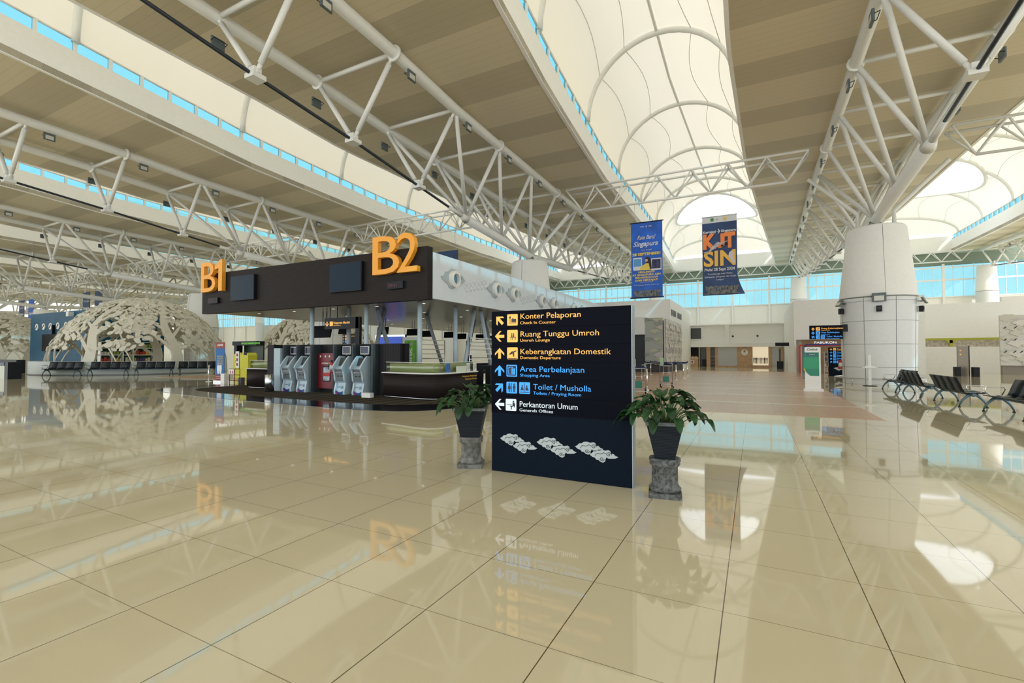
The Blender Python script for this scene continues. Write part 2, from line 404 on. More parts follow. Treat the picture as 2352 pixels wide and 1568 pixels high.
# ------------------------------------------------------------------ trusses
def ring_flange(m, c, r):
    m.tube((c[0], c[1] - .045, c[2]), (c[0], c[1] + .045, c[2]), r, n=14)
def make_truss():
    t = thing('roof_truss', 'x', 'truss')
    ks = list(range(-8, 12)); Y = lambda k: COLY + NODE * k
    TP = lambda k, s: Vector((s * interp(TOPW, Y(k)), Y(k), interp(TOPZ, Y(k))))
    BP = lambda k: Vector((0, Y(k), interp(TIEZ, Y(k))))
    for s in (-1, 1):
        m = MB(); m.path([TP(k, s) for k in ks], .22, 14)
        for k in ks:
            if k % 2 == 0: ring_flange(m, TP(k, s), .30)
        m.build('top_chord', white_steel, t)
    m = MB(); m.path([BP(k) for k in (-2, 0, 2)], .25, 16); m.build('bottom_chord', white_steel, t)
    for a, b in ((-8, -2), (2, 11)):
        m = MB(); m.path([BP(k) for k in range(a, b + 1)], .06, 8); m.build('tie_rod', tie_m, t)
    for s in (-1, 1):      # tapered end sockets of the bottom chord
        p = BP(2 * s); q = BP(3 * s); d = (q - p).normalized(); m = MB(); m.tube(p, p + d * .5, .25, .14, 14); m.tube(p + d * .5, p + d * 1.7, .12, .09, 10)
        m.build('end_socket', white_steel, t)
    for k in ks:
        m = MB(); m.tube(TP(k, -1), TP(k, 1), .09, n=8); m.build('cross_beam', white_steel, t)
        if k in (-2, -1, 0, 1, 2):
            for s in (-1, 1):
                m = MB(); m.tube(TP(k, s), BP(k), .10, n=10); m.build('strut', white_steel, t)
        elif abs(k) > 2:
            for s in (-1, 1):
                b = BP(k) + Vector((s * .1, 0, .14)); a = TP(k, s); d = (a - b).normalized()
                m = MB(); m.tube(b + d * .25, a - d * .4, .10, n=10); m.tube(a - d * .4, a, .065, n=8); m.tube(b, b + d * .25, .075, n=8)
                m.build('strut', white_steel, t)
            m = MB(); b = BP(k); m.box(-.22, .22, b.y - .22, b.y + .22, b.z - .12, b.z + .03); m.box(-.12, .12, b.y - .13, b.y + .13, b.z + .03, b.z + .26)
            m.tube((-.2, b.y, b.z + .13), (.2, b.y, b.z + .13), .07, n=10)
            m.build('pin_joint', white_steel, t)
        if -3 <= k <= -1 or 1 <= k <= 10:
            kk = k + 1 if k < 0 else k - 1
            for s in (-1, 1):
                m = MB(); m.tube(TP(k, s), BP(kk), (.10 if abs(kk) < 3 else .07), n=8); m.build('brace', white_steel, t)
    m = MB(); m.tube((0, COLY, 7.75), (0, COLY, 8.25), .28, n=16)
    for i in range(6):
        a = PI * i / 3; m.tube((.3 * math.cos(a), COLY + .3 * math.sin(a), 7.9), (.3 * math.cos(a), COLY + .3 * math.sin(a), 8.12), .04, n=6)
    m.build('bearing', steel, t)
    for s in (-1, 1):      # side props from the column head up to the cross lattice
        m = MB(); m.path([(s * .75, COLY, 7.9), (s * .75, COLY, 8.7), (s * 2.9, COLY, 10.9)], .1, 8); m.build('prop', white_steel, t)
    return t
tr_lab = {25.1: 'white tubular roof truss at the right edge, beyond the right-hand column bay',
          5.6: 'white tubular roof truss on the big right-hand column near the benches',
          -13.9: 'largest white tubular roof truss crossing above the black B2 check-in canopy',
          -33.4: 'white tubular roof truss second from the big canopy, over the roll-up banner',
          -52.9: 'white tubular roof truss above the nearer white leaf dome',
          -72.4: 'white tubular roof truss just beyond the nearer white leaf dome'}
tr = make_truss()
for i, x in enumerate(X0S):
    g = 'roof trusses in the hall'
    lab = tr_lab.get(x, 'white tubular roof truss far at the left, receding in the distance')
    if i == 0: tr.location = (x, 0, 0); tr['label'] = lab; tr['group'] = g
    else: dup(tr, (x, 0, 0), 0, lab, g)

# cross lattice beams between the trusses
def lattice(name, x0, x1, y, zt, zb, wtop, label, group, r=.072, n=None):
    t = thing(name, label, 'lattice beam', (0, 0, 0), 0, group)
    L_ = x1 - x0; n = n or max(4, int(L_ / 1.75))
    for s in (-1, 1):
        MB().tube((x0, y + s * wtop / 2, zt), (x1, y + s * wtop / 2, zt), r, n=8).build('top_chord', white_steel, t)
    MB().tube((x0 + L_ / n / 2, y, zb), (x1 - L_ / n / 2, y, zb), r, n=8).build('bottom_chord', white_steel, t)
    for s in (-1, 1):
        m = MB()
        for i in range(n):
            a = x0 + L_ * i / n; b = x0 + L_ * (i + 1) / n; c = (a + b) / 2
            m.tube((a, y + s * wtop / 2, zt), (c, y, zb), r * .7, n=6); m.tube((c, y, zb), (b, y + s * wtop / 2, zt), r * .7, n=6)
        m.build('web', white_steel, t)
    m = MB()
    for i in range(n + 1):
        a = x0 + L_ * i / n; m.tube((a, y - wtop / 2, zt), (a, y + wtop / 2, zt), r * .6, n=6)
    m.build('cross_rail', white_steel, t)
    return t
lat_lab = ['white lattice beam crossing at the right edge beyond the right-hand column', 'white lattice beam crossing above the two hanging banners',
           'white lattice beam crossing the air behind the B2 letters', 'white lattice beam crossing beyond the B1 letters, above the leaf dome']
for i in range(len(X0S) - 1):
    lattice('lattice_beam', X0S[i + 1] + 2.9, X0S[i] - 2.9, COLY, 12.35, 10.95, .95,
            lat_lab[i] if i < 4 else 'white lattice beam far at the left between distant roof trusses', 'cross lattice beams between trusses')
for i in range(len(X0S) - 1):
    nm = ['above the right half of the far glass wall', 'above the far glass wall, behind the two hanging banners', 'above the far glass wall, left of the hanging banners'][i] if i < 3 else None
    lattice('lattice_beam', X0S[i + 1] + 1.1, X0S[i] - 1.1, 77.2, soff(78) - .1, soff(78) - 1.35, .7,
            'slim white zigzag head truss ' + nm if nm else 'slim white zigzag head truss at the far end, hidden deep at the left', 'head trusses along the far glass wall', r=.07, n=9)

# ------------------------------------------------------------------ columns
col_white = mat('column_white_cladding', (.72, .74, .74), .32)
joint_m = mat('dark_joint', (.16, .18, .19), .5)
def make_column(rb, rn, rt, zn, h, label, seams=True):
    t = thing('clad_column', label, 'column')
    MB().lathe([(rb, 0), (rb, .02), (rn, zn - .1), (rn, zn)], n=48).build('lower_cladding', col_white, t)
    MB().lathe([(rn + .0, zn + .05), (rn, zn + .1), (rt + .03, h - .12), (rt - .05, h - .02), (rt - .2, h)], n=48).build('cone_cladding', white_p, t)
    m = MB(); m.lathe([(rn - .02, zn - .02), (rn - .02, zn + .07)], n=48)
    if seams:
        for z in (.84, 1.97, 3.1, zn - .18):
            r = rb + (rn - rb) * z / zn + .004
            m.path([(r * math.cos(a * PI / 32), r * math.sin(a * PI / 32), z) for a in range(64)], .009, 4, closed=True)
        for a in (-2.9, -2.1, -1.3, -.6, .3, 1.2, 2.2):
            m.tube(((rb + .002) * math.cos(a), (rb + .002) * math.sin(a), 0), ((rn + .002) * math.cos(a), (rn + .002) * math.sin(a), zn), .011, n=4)
        for a in (-1.55, .6, 2.6): m.tube(((rn + .002) * math.cos(a), (rn + .002) * math.sin(a), zn), ((rt + .035) * math.cos(a), (rt + .035) * math.sin(a), h - .12), .009, n=4)
    m.build('panel_joint', joint_m, t)
    return t
c0 = make_column(1.5, 1.6, 1.2, 4.25, 7.9, 'thick white clad column with a tapered top beside the black benches'); c0.location = (5.6, COLY, 0)
gcol = 'thick clad columns of the hall'
c0['group'] = gcol
cl = {-13.9: 'thick white clad column rising behind the white side of the check-in canopy', -33.4: 'thick white clad column behind the orange B1 letters, right of the leaf dome',
      -52.9: 'thick white clad column whose top shows above the blue store wall', 25.1: 'thick white clad column just outside the right edge of the view'}
for x in X0S:
    if x == 5.6: continue
    dup(c0, (x, COLY, 0), 0, cl.get(x, 'thick white clad column far back at the left under the distant trusses'), gcol)
f0 = make_column(1.06, 1.02, .84, 9.0, 12.2, 'white tapered column against the far glass wall, left of the big column', False); f0['group'] = 'tapered columns at the far glass wall'
f0.location = (5.6, 76.6, 0)
for x in X0S:
    if x == 5.6: continue
    dup(f0, (x, 76.6, 0), 0, 'white tapered column against the far glass wall, right of the big column' if x > 20 else 'white tapered column standing at the far glass wall at the left' if x > -14.5
        else 'white tapered column at the far glass wall, deep at the left', f0['group'])

# fittings on the big column
def floodlight(label, group=None, w=.42, lens=True):
    t = thing('floodlight', label, 'floodlight', group=group)
    MB().box(-w / 2, w / 2, -.05, .03, -w * .38, w * .38, .02).build('housing', mat('grey_lamp_housing', (.10, .13, .14), .4), t)
    MB().box(-w * .34, w * .34, -.06, -.05, -w * .30, w * .12).build('lens', mat('lamp_glass', (.62, .62, .55), .2), t)
    m = MB(); m.path([(-w * .5, 0, 0), (-w * .5, .16, .05), (w * .5, .16, .05), (w * .5, 0, 0)], .014, 5); m.build('bracket', dark, t)
    return t
R0 = 1.62
def on_col(o, ang, z, r=R0, extra=0, tilt=0):
    o.location = (5.6 + r * math.cos(ang), COLY + r * math.sin(ang), z); o.rotation_euler = (tilt, 0, ang + PI / 2 + extra); return o
on_col(floodlight('grey floodlight with a pale lens on the front of the big column', w=.55), -1.72, 4.2, R0 + .16)
on_col(floodlight('floodlight clamped to the left flank of the big column'), -2.75, 4.05, R0 + .2, 0, -.5)
on_col(floodlight('floodlight clamped to the right flank of the big column'), -.42, 4.05, R0 + .2, 0, -.5)
for a, l in ((-1.72, 'small black loudspeaker on the front of the big column under the floodlight'), (-2.8, 'small black loudspeaker on the left flank of the big column'), (-.40, 'small black loudspeaker on the right flank of the big column')):
    t = thing('loudspeaker', l, 'speaker', group=None); on_col(t, a, 3.66, R0 + .08)
    MB().box(-.11, .11, -.1, .08, -.14, .14, .02).build('cabinet', dark, t); MB().disc((0, -.112, .02), .07, 14, 'y', .012).build('cone', mat('speaker_cone', (.03, .03, .035), .6), t)
t = thing('column_rail', 'low chrome rail curving around the foot of the big column', 'rail', (5.6, COLY, 0))
pts = [(1.85 * math.cos(a * PI / 24), 1.85 * math.sin(a * PI / 24), .3) for a in range(48)]
MB().path(pts, .03, 6, closed=True).build('handrail', steel, t)
for a in range(0, 48, 6):
    p = pts[a]; MB().tube((p[0], p[1], 0), p, .02, n=6).build('post', steel, t)
t = thing('fire_extinguisher', 'red fire extinguisher hanging on the left flank of the big column', 'fire extinguisher', (5.6 - 1.66, COLY - .35, .7))
def extinguisher(t, k=1.):
    MB().lathe([(.0, 0), (.085 * k, .01), (.09 * k, .04), (.09 * k, .40 * k), (.05 * k, .47 * k), (.03 * k, .5 * k)], n=16).build('cylinder', mat('extinguisher_red', (.42, .015, .02), .3), t)
    MB().box(-.02, .02, -.05, .05, .5 * k, .545 * k).build('valve', dark, t)
    MB().lathe([(.0925 * k, .14 * k), (.0925 * k, .34 * k)], n=16).build('label_sticker', mat('white_sticker', (.65, .62, .6), .5), t)
    MB().path([(0, -.04, .52 * k), (-.08, -.08, .45 * k), (-.1, -.08, .15 * k)], .01, 5).build('hose', dark, t)
extinguisher(t)
# ------------------------------------------------------------------ lit sign boards
sign_o = mat('lit_amber', (.98, .50, .10), .4, emit=.28, var=.02); sign_b = mat('lit_blue', (.04, .33, .90), .4, emit=.45, var=.02); sign_w = mat('lit_white', (.72, .82, .90), .4, emit=.25, var=.02)
ink = mat('pictogram_black', (.01, .012, .02), .3)
def arrow(m, cx, cz, s, ang, y):
    P = [(0, .5), (.5, 0), (.5, -.2), (.14, .14), (.14, -.5), (-.14, -.5), (-.14, .14), (-.5, -.2), (-.5, 0)]
    c, q = math.cos(ang), math.sin(ang); m.prism([(cx + (a * c - b * q) * s, cz + (a * q + b * c) * s) for a, b in P], y - .004, y, 'y')
def rsq(m, x0, x1, z0, z1, y, r=.012, d=.004):
    P = []
    for cx, cz, a0 in ((x1 - r, z0 + r, -90), (x1 - r, z1 - r, 0), (x0 + r, z1 - r, 90), (x0 + r, z0 + r, 180)):
        for i in range(4): a = math.radians(a0 + 30 * i); P.append((cx + r * math.cos(a), cz + r * math.sin(a)))
    m.prism(P, y - d, y, 'y')
def glyph(m, kind, x0, x1, z0, z1, y):
    w = x1 - x0; h = z1 - z0
    B = lambda a, b, c, d: m.box(x0 + a * w, x0 + b * w, y - .003, y, z0 + c * h, z0 + d * h)
    D = lambda a, b, r: m.disc((x0 + a * w, y - .003, z0 + b * h), r * w, 12, 'y', .003)
    T = lambda *p: m.prism([(x0 + a * w, z0 + b * h) for a, b in p], y - .003, y, 'y')
    if kind == 'counter': B(.18, .85, .22, .26); B(.42, .85, .3, .58); D(.28, .72, .09); B(.26, .3, .3, .66); B(.5, .62, .58, .63)
    elif kind == 'lounge': D(.45, .68, .05); D(.62, .68, .05); B(.41, .5, .42, .62); B(.58, .67, .42, .62); B(.3, .85, .38, .42); B(.34, .38, .2, .38); B(.76, .8, .2, .38); B(.5, .54, .2, .38)
    elif kind == 'plane': T((.15, .42), (.3, .38), (.88, .68), (.84, .74), (.7, .7)); T((.4, .45), (.55, .68), (.5, .7), (.28, .5)); T((.5, .5), (.62, .2), (.68, .22), (.66, .56)); B(.06, .94, .04, .1)
    elif kind == 'shop': B(.1, .9, .1, .9)
    elif kind == 'toilet':
        B(.48, .52, .1, .9); D(.28, .8, .08); T((.2, .7), (.36, .7), (.44, .38), (.12, .38)); B(.22, .27, .12, .38); B(.3, .35, .12, .38)
        D(.74, .8, .08); B(.62, .86, .42, .7); B(.66, .73, .12, .42); B(.76, .83, .12, .42)
    elif kind == 'pray': B(.48, .52, .2, .9); D(.3, .68, .07); T((.22, .6), (.36, .58), (.42, .3), (.14, .3)); D(.7, .66, .07); T((.6, .58), (.78, .56), (.88, .3), (.6, .3)); B(.06, .94, .12, .17)
    elif kind == 'desk': D(.74, .8, .07); B(.66, .84, .42, .72); B(.42, .74, .36, .44); B(.5, .58, .12, .4); B(.1, .6, .5, .54); B(.8, .88, .3, .6)
    elif kind == 'kiosk': B(.3, .7, .3, .7); B(.4, .8, .15, .22)
def shopglyph(m, x0, x1, z0, z1, y):
    w = x1 - x0; h = z1 - z0; B = lambda a, b, c, d: m.box(x0 + a * w, x0 + b * w, y - .0035, y, z0 + c * h, z0 + d * h)
    B(.5, .62, .18, .7); B(.68, .82, .18, .7); B(.2, .24, .2, .6); B(.2, .42, .2, .24); m.disc((x0 + .56 * w, y - .0035, z0 + .78 * h), .06 * w, 8, 'y', .003)
    m.prism([(x0 + a * w, z0 + b * h) for a, b in ((.14, .72), (.45, .86), (.45, .8), (.2, .68))], y - .0035, y, 'y')

sg = thing('wayfinding_sign', 'tall black wayfinding sign with amber, blue and white lines between two potted plants', 'sign', (0, 0, 0))
YF = 5.30
MB().box(-3.02, -1.215, YF, YF + .13, .0, 2.045).build('panel', navy, sg)
MB().box(-1.222, -1.214, YF - .002, YF + .132, 0, 2.047).build('edge_trim', mat('satin_aluminium', (.36, .42, .46), .3, .7), sg)
m = MB()
for k in range(6): m.box(-3.018, -1.225, YF - .012, YF - .001, .747 + .2165 * k + .002, .747 + .2165 * (k + 1) - .002)
m.build('sign_face', black_gloss, sg)
rows = [(2.0, 1.855, PI / 4, [('counter', -2.79)], -2.61, 'Konter Pelaporan', .79, 'Check In Counter', .48, sign_o, 1.935, 1.868),
        (1.80, 1.645, PI / 2, [('lounge', -2.79)], -2.61, 'Ruang Tunggu Umroh', 1.01, 'Umroh Lounge', .40, sign_o, 1.713, 1.65),
        (1.58, 1.43, 0, [('plane', -2.79)], -2.61, 'Keberangkatan Domestik', 1.15, 'Domestic Departure', .54, sign_o, 1.494, 1.434),
        (1.36, 1.21, 0, [('shop', -2.80)], -2.61, 'Area Perbelanjaan', .84, 'Shopping Area', .40, sign_b, 1.277, 1.215),
        (1.145, 1.0, -PI / 4, [('toilet', -2.80), ('pray', -2.62)], -2.43, 'Toilet / Musholla', .74, 'Toilets / Praying Room', .62, sign_b, 1.06, .999),
        (.93, .78, PI / 2, [('desk', -2.81)], -2.62, 'Perkantoran Umum', .76, 'Generals Offices', .45, sign_w, .84, .782)]
for z1, z0, an, icons, tx, t1, w1, t2, w2, mm, b1, b2 in rows:
    y = YF - .012; m = MB(); arrow(m, -2.90, (z0 + z1) / 2, .135, an, y); m.build('arrow', mm, sg)
    m = MB(); g = MB()
    for kd, ix in icons:
        rsq(m, ix, ix + .15, z0, z1, y)
        if kd == 'shop':
            rsq(g, ix + .014, ix + .136, z0 + .014, z1 - .014, y - .004, .008, .002); shopglyph(m, ix, ix + .15, z0, z1, y - .006)
        else: glyph(g, kd, ix, ix + .15, z0, z1, y - .004)
    p = m.build('pictogram', mm, sg); g.build('pictogram_drawing', ink, p)
    text('lettering', t1, sg, mm, tx, y, b1, .068, width=w1); text('small_lettering', t2, sg, mm, tx, y, b2, .036, width=w2)
# pale cloud ornaments
cloud_m = mat('pale_cloud_ornament', (.46, .52, .53), .5)
def cloud_poly(cx, cz, s):
    top = [(-1, .0), (-.82, .12), (-.72, .28), (-.5, .32), (-.38, .46), (-.15, .5), (.1, .42), (.3, .5), (.45, .42), (.5, .22), (.68, .2), (.8, .05), (1, -.02)]
    bot = [(.8, -.16), (.55, -.2), (.3, -.22), (.2, -.12), (.12, -.3), (.1, -.5), (-.05, -.62), (-.25, -.55), (-.35, -.42), (-.5, -.42), (-.62, -.25), (-.8, -.2)]
    return [(cx + a * s, cz + b * s * .78) for a, b in top + bot[::1]]
def cloud_lines(m, cx, cz, s, y, r=.0035):
    def sp(a, b, rr, k):
        return [(cx + (a + rr * (1 - i / 14) * math.cos(k * i * .75)) * s, y, cz + (b + rr * (1 - i / 14) * math.sin(k * i * .75)) * s * .8) for i in range(13)]
    m.path(sp(.35, .12, .2, 1), r, 4); m.path(sp(-.12, -.3, .18, -1), r, 4)
    m.path([(cx + a * s, y, cz + b * s) for a, b in ((-.6, -.05), (-.45, .12), (-.2, .08), (0, .2), (.18, .12))], r, 4)
m = MB(); l = MB()
for cx, cz in ((-2.725, .425), (-2.545, .345), (-2.215, .42), (-2.04, .343), (-1.72, .41), (-1.545, .335)):
    m.prism(cloud_poly(cx, cz, .17), YF - .008, YF, 'y'); cloud_lines(l, cx, cz, .17, YF - .009)
p = m.build('cloud_ornament', cloud_m, sg); l.build('ornament_line', ink, p)

# ------------------------------------------------------------------ potted plants on pedestals
stone = mat('weathered_stone', (.15, .155, .14), .8, var=.45, scale=14, bump=.6)
stone2 = mat('weathered_stone_dark', (.10, .108, .105), .6, var=.65, scale=24, bump=1.)
pot_m = stripe_mat('ribbed_slate_pot', (.020, .027, .036), (.007, .010, .015), 'Z', .016, .5, rough=.55, spec=.2)
rim_m = mat('grey_pot_rim', (.13, .145, .145), .6, var=.3, scale=20)
leaf_m = mat('dark_green_leaf', (.010, .048, .012), .38, var=.5, scale=5, spec=.35)
stem_m = mat('pale_stem', (.09, .16, .05), .5)
def leaf(m, base, d, L_, w, droop, up0):
    d = Vector(d).normalized(); side = Vector((-d.y, d.x, 0)); n = 7; vs = []
    p = Vector(base); ang = up0
    for i in range(n + 1):
        t = i / n; ww = w * math.sin(PI * min(1, t * .93 + .05)) ** .75 * (1 - .25 * t)
        for k in (-1, -.5, 0, .5, 1): vs.append(p + side * ww * k + Vector((0, 0, abs(k) * ww * .35 + .012 * math.sin(9 * t + k * 3))))
        ang -= droop / n; p = p + (d * math.cos(ang) + Vector((0, 0, math.sin(ang)))) * L_ / n
    m.add(vs, [(5 * i + k, 5 * i + k + 1, 5 * i + k + 6, 5 * i + k + 5) for i in range(n) for k in range(4)], True)
def plant(loc, rz, label, sm_, seed, hp, lift, a=.125, b=.205):
    rnd = random.Random(seed)
    t = thing('pedestal', 'round stone pedestal with a square foot carrying the plant ' + label, 'pedestal', loc, rz)
    m = MB(); m.box(-.165, .165, -.165, .165, 0, .055, .015); m.lathe([(q_ * 1.12, z_) for q_, z_ in [(.14, .055), (.148, .085), (.13, .11), (.12, .13), (.118, .31), (.135, .325), (.142, .34), (.135, .355), (.145, .37), (.143, .398), (.12, .40)]], n=28)
    m.build('shaft', sm_, t)
    z0 = .40
    q = thing('potted_plant', 'leafy green plant in a square tapered ribbed slate pot ' + label, 'plant', (loc[0], loc[1], z0), rz)
    m = MB(); n = 1
    h = .385
    m.add([(-a, -a, 0), (a, -a, 0), (a, a, 0), (-a, a, 0), (-b, -b, h), (b, -b, h), (b, b, h), (-b, b, h), (-b + .03, -b + .03, h), (b - .03, -b + .03, h), (b - .03, b - .03, h), (-b + .03, b - .03, h), (-b + .04, -b + .04, h - .05), (b - .04, -b + .04, h - .05), (b - .04, b - .04, h - .05), (-b + .04, b - .04, h - .05)],
          [(3, 2, 1, 0), (0, 1, 5, 4), (1, 2, 6, 5), (2, 3, 7, 6), (3, 0, 4, 7), (8, 9, 13, 12), (9, 10, 14, 13), (10, 11, 15, 14), (11, 8, 12, 15)])
    m.build('pot', pot_m, q)
    m = MB()
    for s0 in (0,):
        c = b + .006; d = b - .03
        for k in range(4):
            A = [(-c, -c), (c, -c), (c, c), (-c, c)]; Bq = [(-d, -d), (d, -d), (d, d), (-d, d)]; k2 = (k + 1) % 4
            m.add([(*A[k], h - .03), (*A[k2], h - .03), (*A[k2], h + .004), (*A[k], h + .004), (*Bq[k], h + .004), (*Bq[k2], h + .004)], [(0, 1, 2, 3), (3, 2, 5, 4)])
    m.build('rim', rim_m, q)
    MB().box(-b + .04, b - .04, -b + .04, b - .04, h - .07, h - .045).build('soil', mat('dark_soil', (.02, .014, .01), .9, var=.4, scale=30), q)
    m = MB(); st = MB()
    for i in range(52):
        a = 2.399 * i + rnd.uniform(-.3, .3); f = (i + .5) / 52; d = (math.cos(a), math.sin(a), 0)
        r0 = .03 + .10 * f; bx = (d[0] * r0, d[1] * r0, h - .04); up = (.38 - .31 * f + lift) * rnd.uniform(.8, 1.15); out = .03 + .24 * f * rnd.uniform(.75, 1.1)
        tip = (bx[0] + d[0] * out, bx[1] + d[1] * out, bx[2] + up * .62 + .03)
        L_ = rnd.uniform(.17, .26); cr, sr = math.cos(rz), math.sin(rz); ok = False
        for _t in range(6):
            ex, ey = tip[0] + d[0] * L_ * .75, tip[1] + d[1] * L_ * .75; hit = False
            for f_ in (0, .25, .5, .75, 1):
                qx, qy = bx[0] + (ex - bx[0]) * f_, bx[1] + (ey - bx[1]) * f_; wx, wy = loc[0] + qx * cr - qy * sr, loc[1] + qx * sr + qy * cr
                if -3.09 < wx < -1.15 and 5.22 < wy < 5.5: hit = True
            if not hit: ok = True; break
            tip = (bx[0] + (tip[0] - bx[0]) * .6, bx[1] + (tip[1] - bx[1]) * .6, tip[2] + .02); L_ *= .82
        if not ok: continue
        st.path([bx, ((bx[0] + tip[0]) / 2, (bx[1] + tip[1]) / 2, (bx[2] + tip[2]) / 2 + .03), tip], .005, 5)
        leaf(m, tip, d, L_, rnd.uniform(.048, .072), rnd.uniform(.9, 1.8), .9 - .9 * f)
    m.build('foliage', leaf_m, q); st.build('stem', stem_m, q)
plant((-3.385, 5.38, 0), .42, 'left of the wayfinding sign', stone, 3, 99, 0)
plant((-.86, 5.22, 0), .18, 'right of the wayfinding sign', stone2, 5, 99, .03, .10, .185)

# ------------------------------------------------------------------ far glass wall, far rooms
g = MB(); g.box(-175, 60, 78.2, 78.25, 8.72, 12.75)
w = struct(g.build('window_90', glass_far)); m = MB()
x = -172.9
while x < 60:
    m.box(x - .13, x + .13, 77.98, 78.2, 4.4, 12.9)
    for k in range(1, 5): m.box(x + k * .97 - .03, x + k * .97 + .03, 78.1, 78.2, 8.72, 12.75)
    x += 4.86
m.box(-175, 60, 78.0, 78.2, 10.75, 10.95); m.box(-175, 60, 78.05, 78.2, 8.66, 8.76); m.box(-175, 60, 78.05, 78.2, 12.35, 12.5)
m.build('mullion', white_steel, w)
struct(MB().box(-175, 60, 78.26, 78.5, 0, 8.72).build('wall_far', cream))
struct(MB().box(-175, 60, 78.27, 78.5, 12.75, 16.2).build('wall_far', mat('sage_green_panel', (.20, .26, .20), .6)))
struct(MB().box(-140.3, -140, -16, 78, 0, 15).build('wall_left', white_p))
# bulkhead and shops in the middle distance
YSH = 58.0
struct(MB().box(-12, 3.6, YSH + .2, YSH + .5, 2.62, 4.75).build('wall_shops', white_p))
m = MB(); m.box(-7.5, 4.0, YSH - .35, YSH + .5, 2.25, 2.6); m.box(-2.9, -2.45, YSH - .2, YSH + .2, 2.6, 4.78); m.box(-12, 3.6, YSH - .1, YSH + .5, 4.7, 4.82)
struct(m.build('trim_90', white_p))
struct(MB().box(-14, 14, YSH + .25, 78, 4.72, 4.8).build('ceiling', white_p))
oak = mat('oak_panel', (.52, .33, .18), .5, var=.12, scale=3)
shutter = mat('grey_roller_shutter', (.48, .50, .50), .45)
t = thing('shop_front', 'long oak-panelled row of shop fronts at the far end of the wooden walkway', 'shop front', (0, YSH, 0))
def pan(x0, x1, z0, z1, mm, y0=0, y1=.12, nm='oak_panel'): return MB().box(x0, x1, y0, y1, z0, z1).build(nm, mm, t)
for a, b in ((-7.5, -7.35), (-7.0, -6.85), (-5.68, -5.55), (-4.85, -4.45), (-3.95, -3.62), (-2.33 + .62, -.15), (1.40, 1.72), (2.40, 2.72)): pan(a, b, 0, 2.27, oak)
pan(-6.95, -5.72, 0, .98, oak, -.3, -.1); MB().box(-7.0, -5.68, -.35, 0, .98, 1.05).build('counter_top', white_p, t)
pan(-7.5, -5.55, 0, 2.27, dark, .6, .7, 'dark_interior'); pan(-5.5, -4.85, 0, 2.27, mat('shop_interior_grey', (.12, .13, .13), .5), .25, .3, 'interior_panel')
pan(-4.45, -3.95, 0, 2.27, mat('shop_interior_grey', (.12, .13, .13), .5), .3, .35, 'interior_panel')
pan(-3.62, -1.70, .12, 2.27, shutter, 0.02, .1, 'roller_shutter'); pan(-3.62, -1.70, 0, .14, oak)
pan(-.15, 1.40, 0, .2, oak); pan(-.15, 1.40, .2, 2.27, mat('lit_shop_interior', (.9, .78, .55), .5, emit=.55), 1.2, 1.25, 'lit_back_wall')
pan(1.72, 2.40, 0, 2.27, shutter, .02, .1, 'closed_door')
for cx, cz, r in ((-.93, 1.66, .33),): 
    b = MB().disc((cx, -.06, cz), r, 28, 'y', .06).build('round_sign', white_p, t)
    m = MB(); m.box(cx - .17, cx + .17, -.066, -.06, cz + .02, cz + .1); m.disc((cx - .08, -.066, cz + .13), .06, 10, 'y', .006); m.disc((cx + .08, -.066, cz + .13), .06, 10, 'y', .006); m.build('basket_logo', orange, b)
    m = MB(); m.disc((cx, -.068, cz + .14), .07, 12, 'y', .006); m.box(cx - .14, cx + .14, -.066, -.06, cz - .1, cz - .06); m.build('logo_mark', ink, b)
b = MB().disc((-6.35, -.36, .55), .23, 24, 'y', .05).build('round_sign', white_p, t)
m = MB(); m.disc((-6.35, -.367, .59), .11, 12, 'y', .006); m.box(-6.43, -6.27, -.366, -.36, .42, .55); m.build('logo_mark', mat('maroon_logo', (.30, .03, .04), .5), b)
MB().box(-5.3, -4.9, -.1, .2, .12, .85).build('black_stand', dark, t)
rnd = random.Random(5)
jc = [(.75, .25, .04), (.8, .5, .05), (.7, .6, .2), (.6, .1, .05), (.8, .62, .3)]
for i in range(8):
    tag(MB().lathe([(.045, 0), (.05, .03), (.05, .13), (.03, .17)], n=8).build('jar', mat('jar_%d' % (i % 5), jc[i % 5], .4), None, (-6.85 + i * .14, YSH - .2, 1.05)), 'small coloured jar in the row on the oak cafe counter', 'jar', 'jars on the cafe counter')
for i, c in enumerate([(.02, .2, .35), (.05, .4, .55), (.02, .02, .03), (.8, .5, .05), (.75, .72, .7), (.6, .5, .5), (.45, .3, .3), (.7, .7, .7), (.02, .02, .03), (.8, .5, .05), (.3, .1, .25)]):
    x = -.05 + i * .13; m = MB(); m.prism([(x - .035, .42), (x + .035, .42), (x + .038, .92), (x + .052, .75), (x + .058, .98), (x + .02, 1.08), (x - .02, 1.08), (x - .058, .98), (x - .052, .75), (x - .038, .92)], YSH + .3, YSH + .42, 'y')
    tag(m.build('shirt', mat('shirt_%d' % i, c, .8)), ['navy', 'teal', 'black', 'mustard', 'white', 'dusty pink', 'brown', 'pale grey', 'second black', 'long mustard', 'plum'][i] + ' shirt hanging on the rail in the lit shop', 'shirt', 'shirts on the shop rail')
for z in (.35, .75, 1.15):
    tag(MB().box(-4.43, -3.97, YSH + .0, YSH + .25, z, z + .03).build('shelf_board', oak), ['lowest', 'middle', 'top'][int((z - .35) / .4 + .1)] + ' oak shelf board in the narrow shop bay', 'shelf', 'narrow shop bay shelves')
t = thing('wall_screen', 'large dark grey wall screen in a white surround above the cafe', 'screen', (0, YSH, 0))
MB().box(-7.7, -5.25, .05, .19, 3.08, 4.55).build('surround', white_p, t); MB().box(-7.6, -5.4, .02, .05, 3.2, 4.45).build('screen', mat('dark_grey_screen', (.055, .06, .06), .35), t)
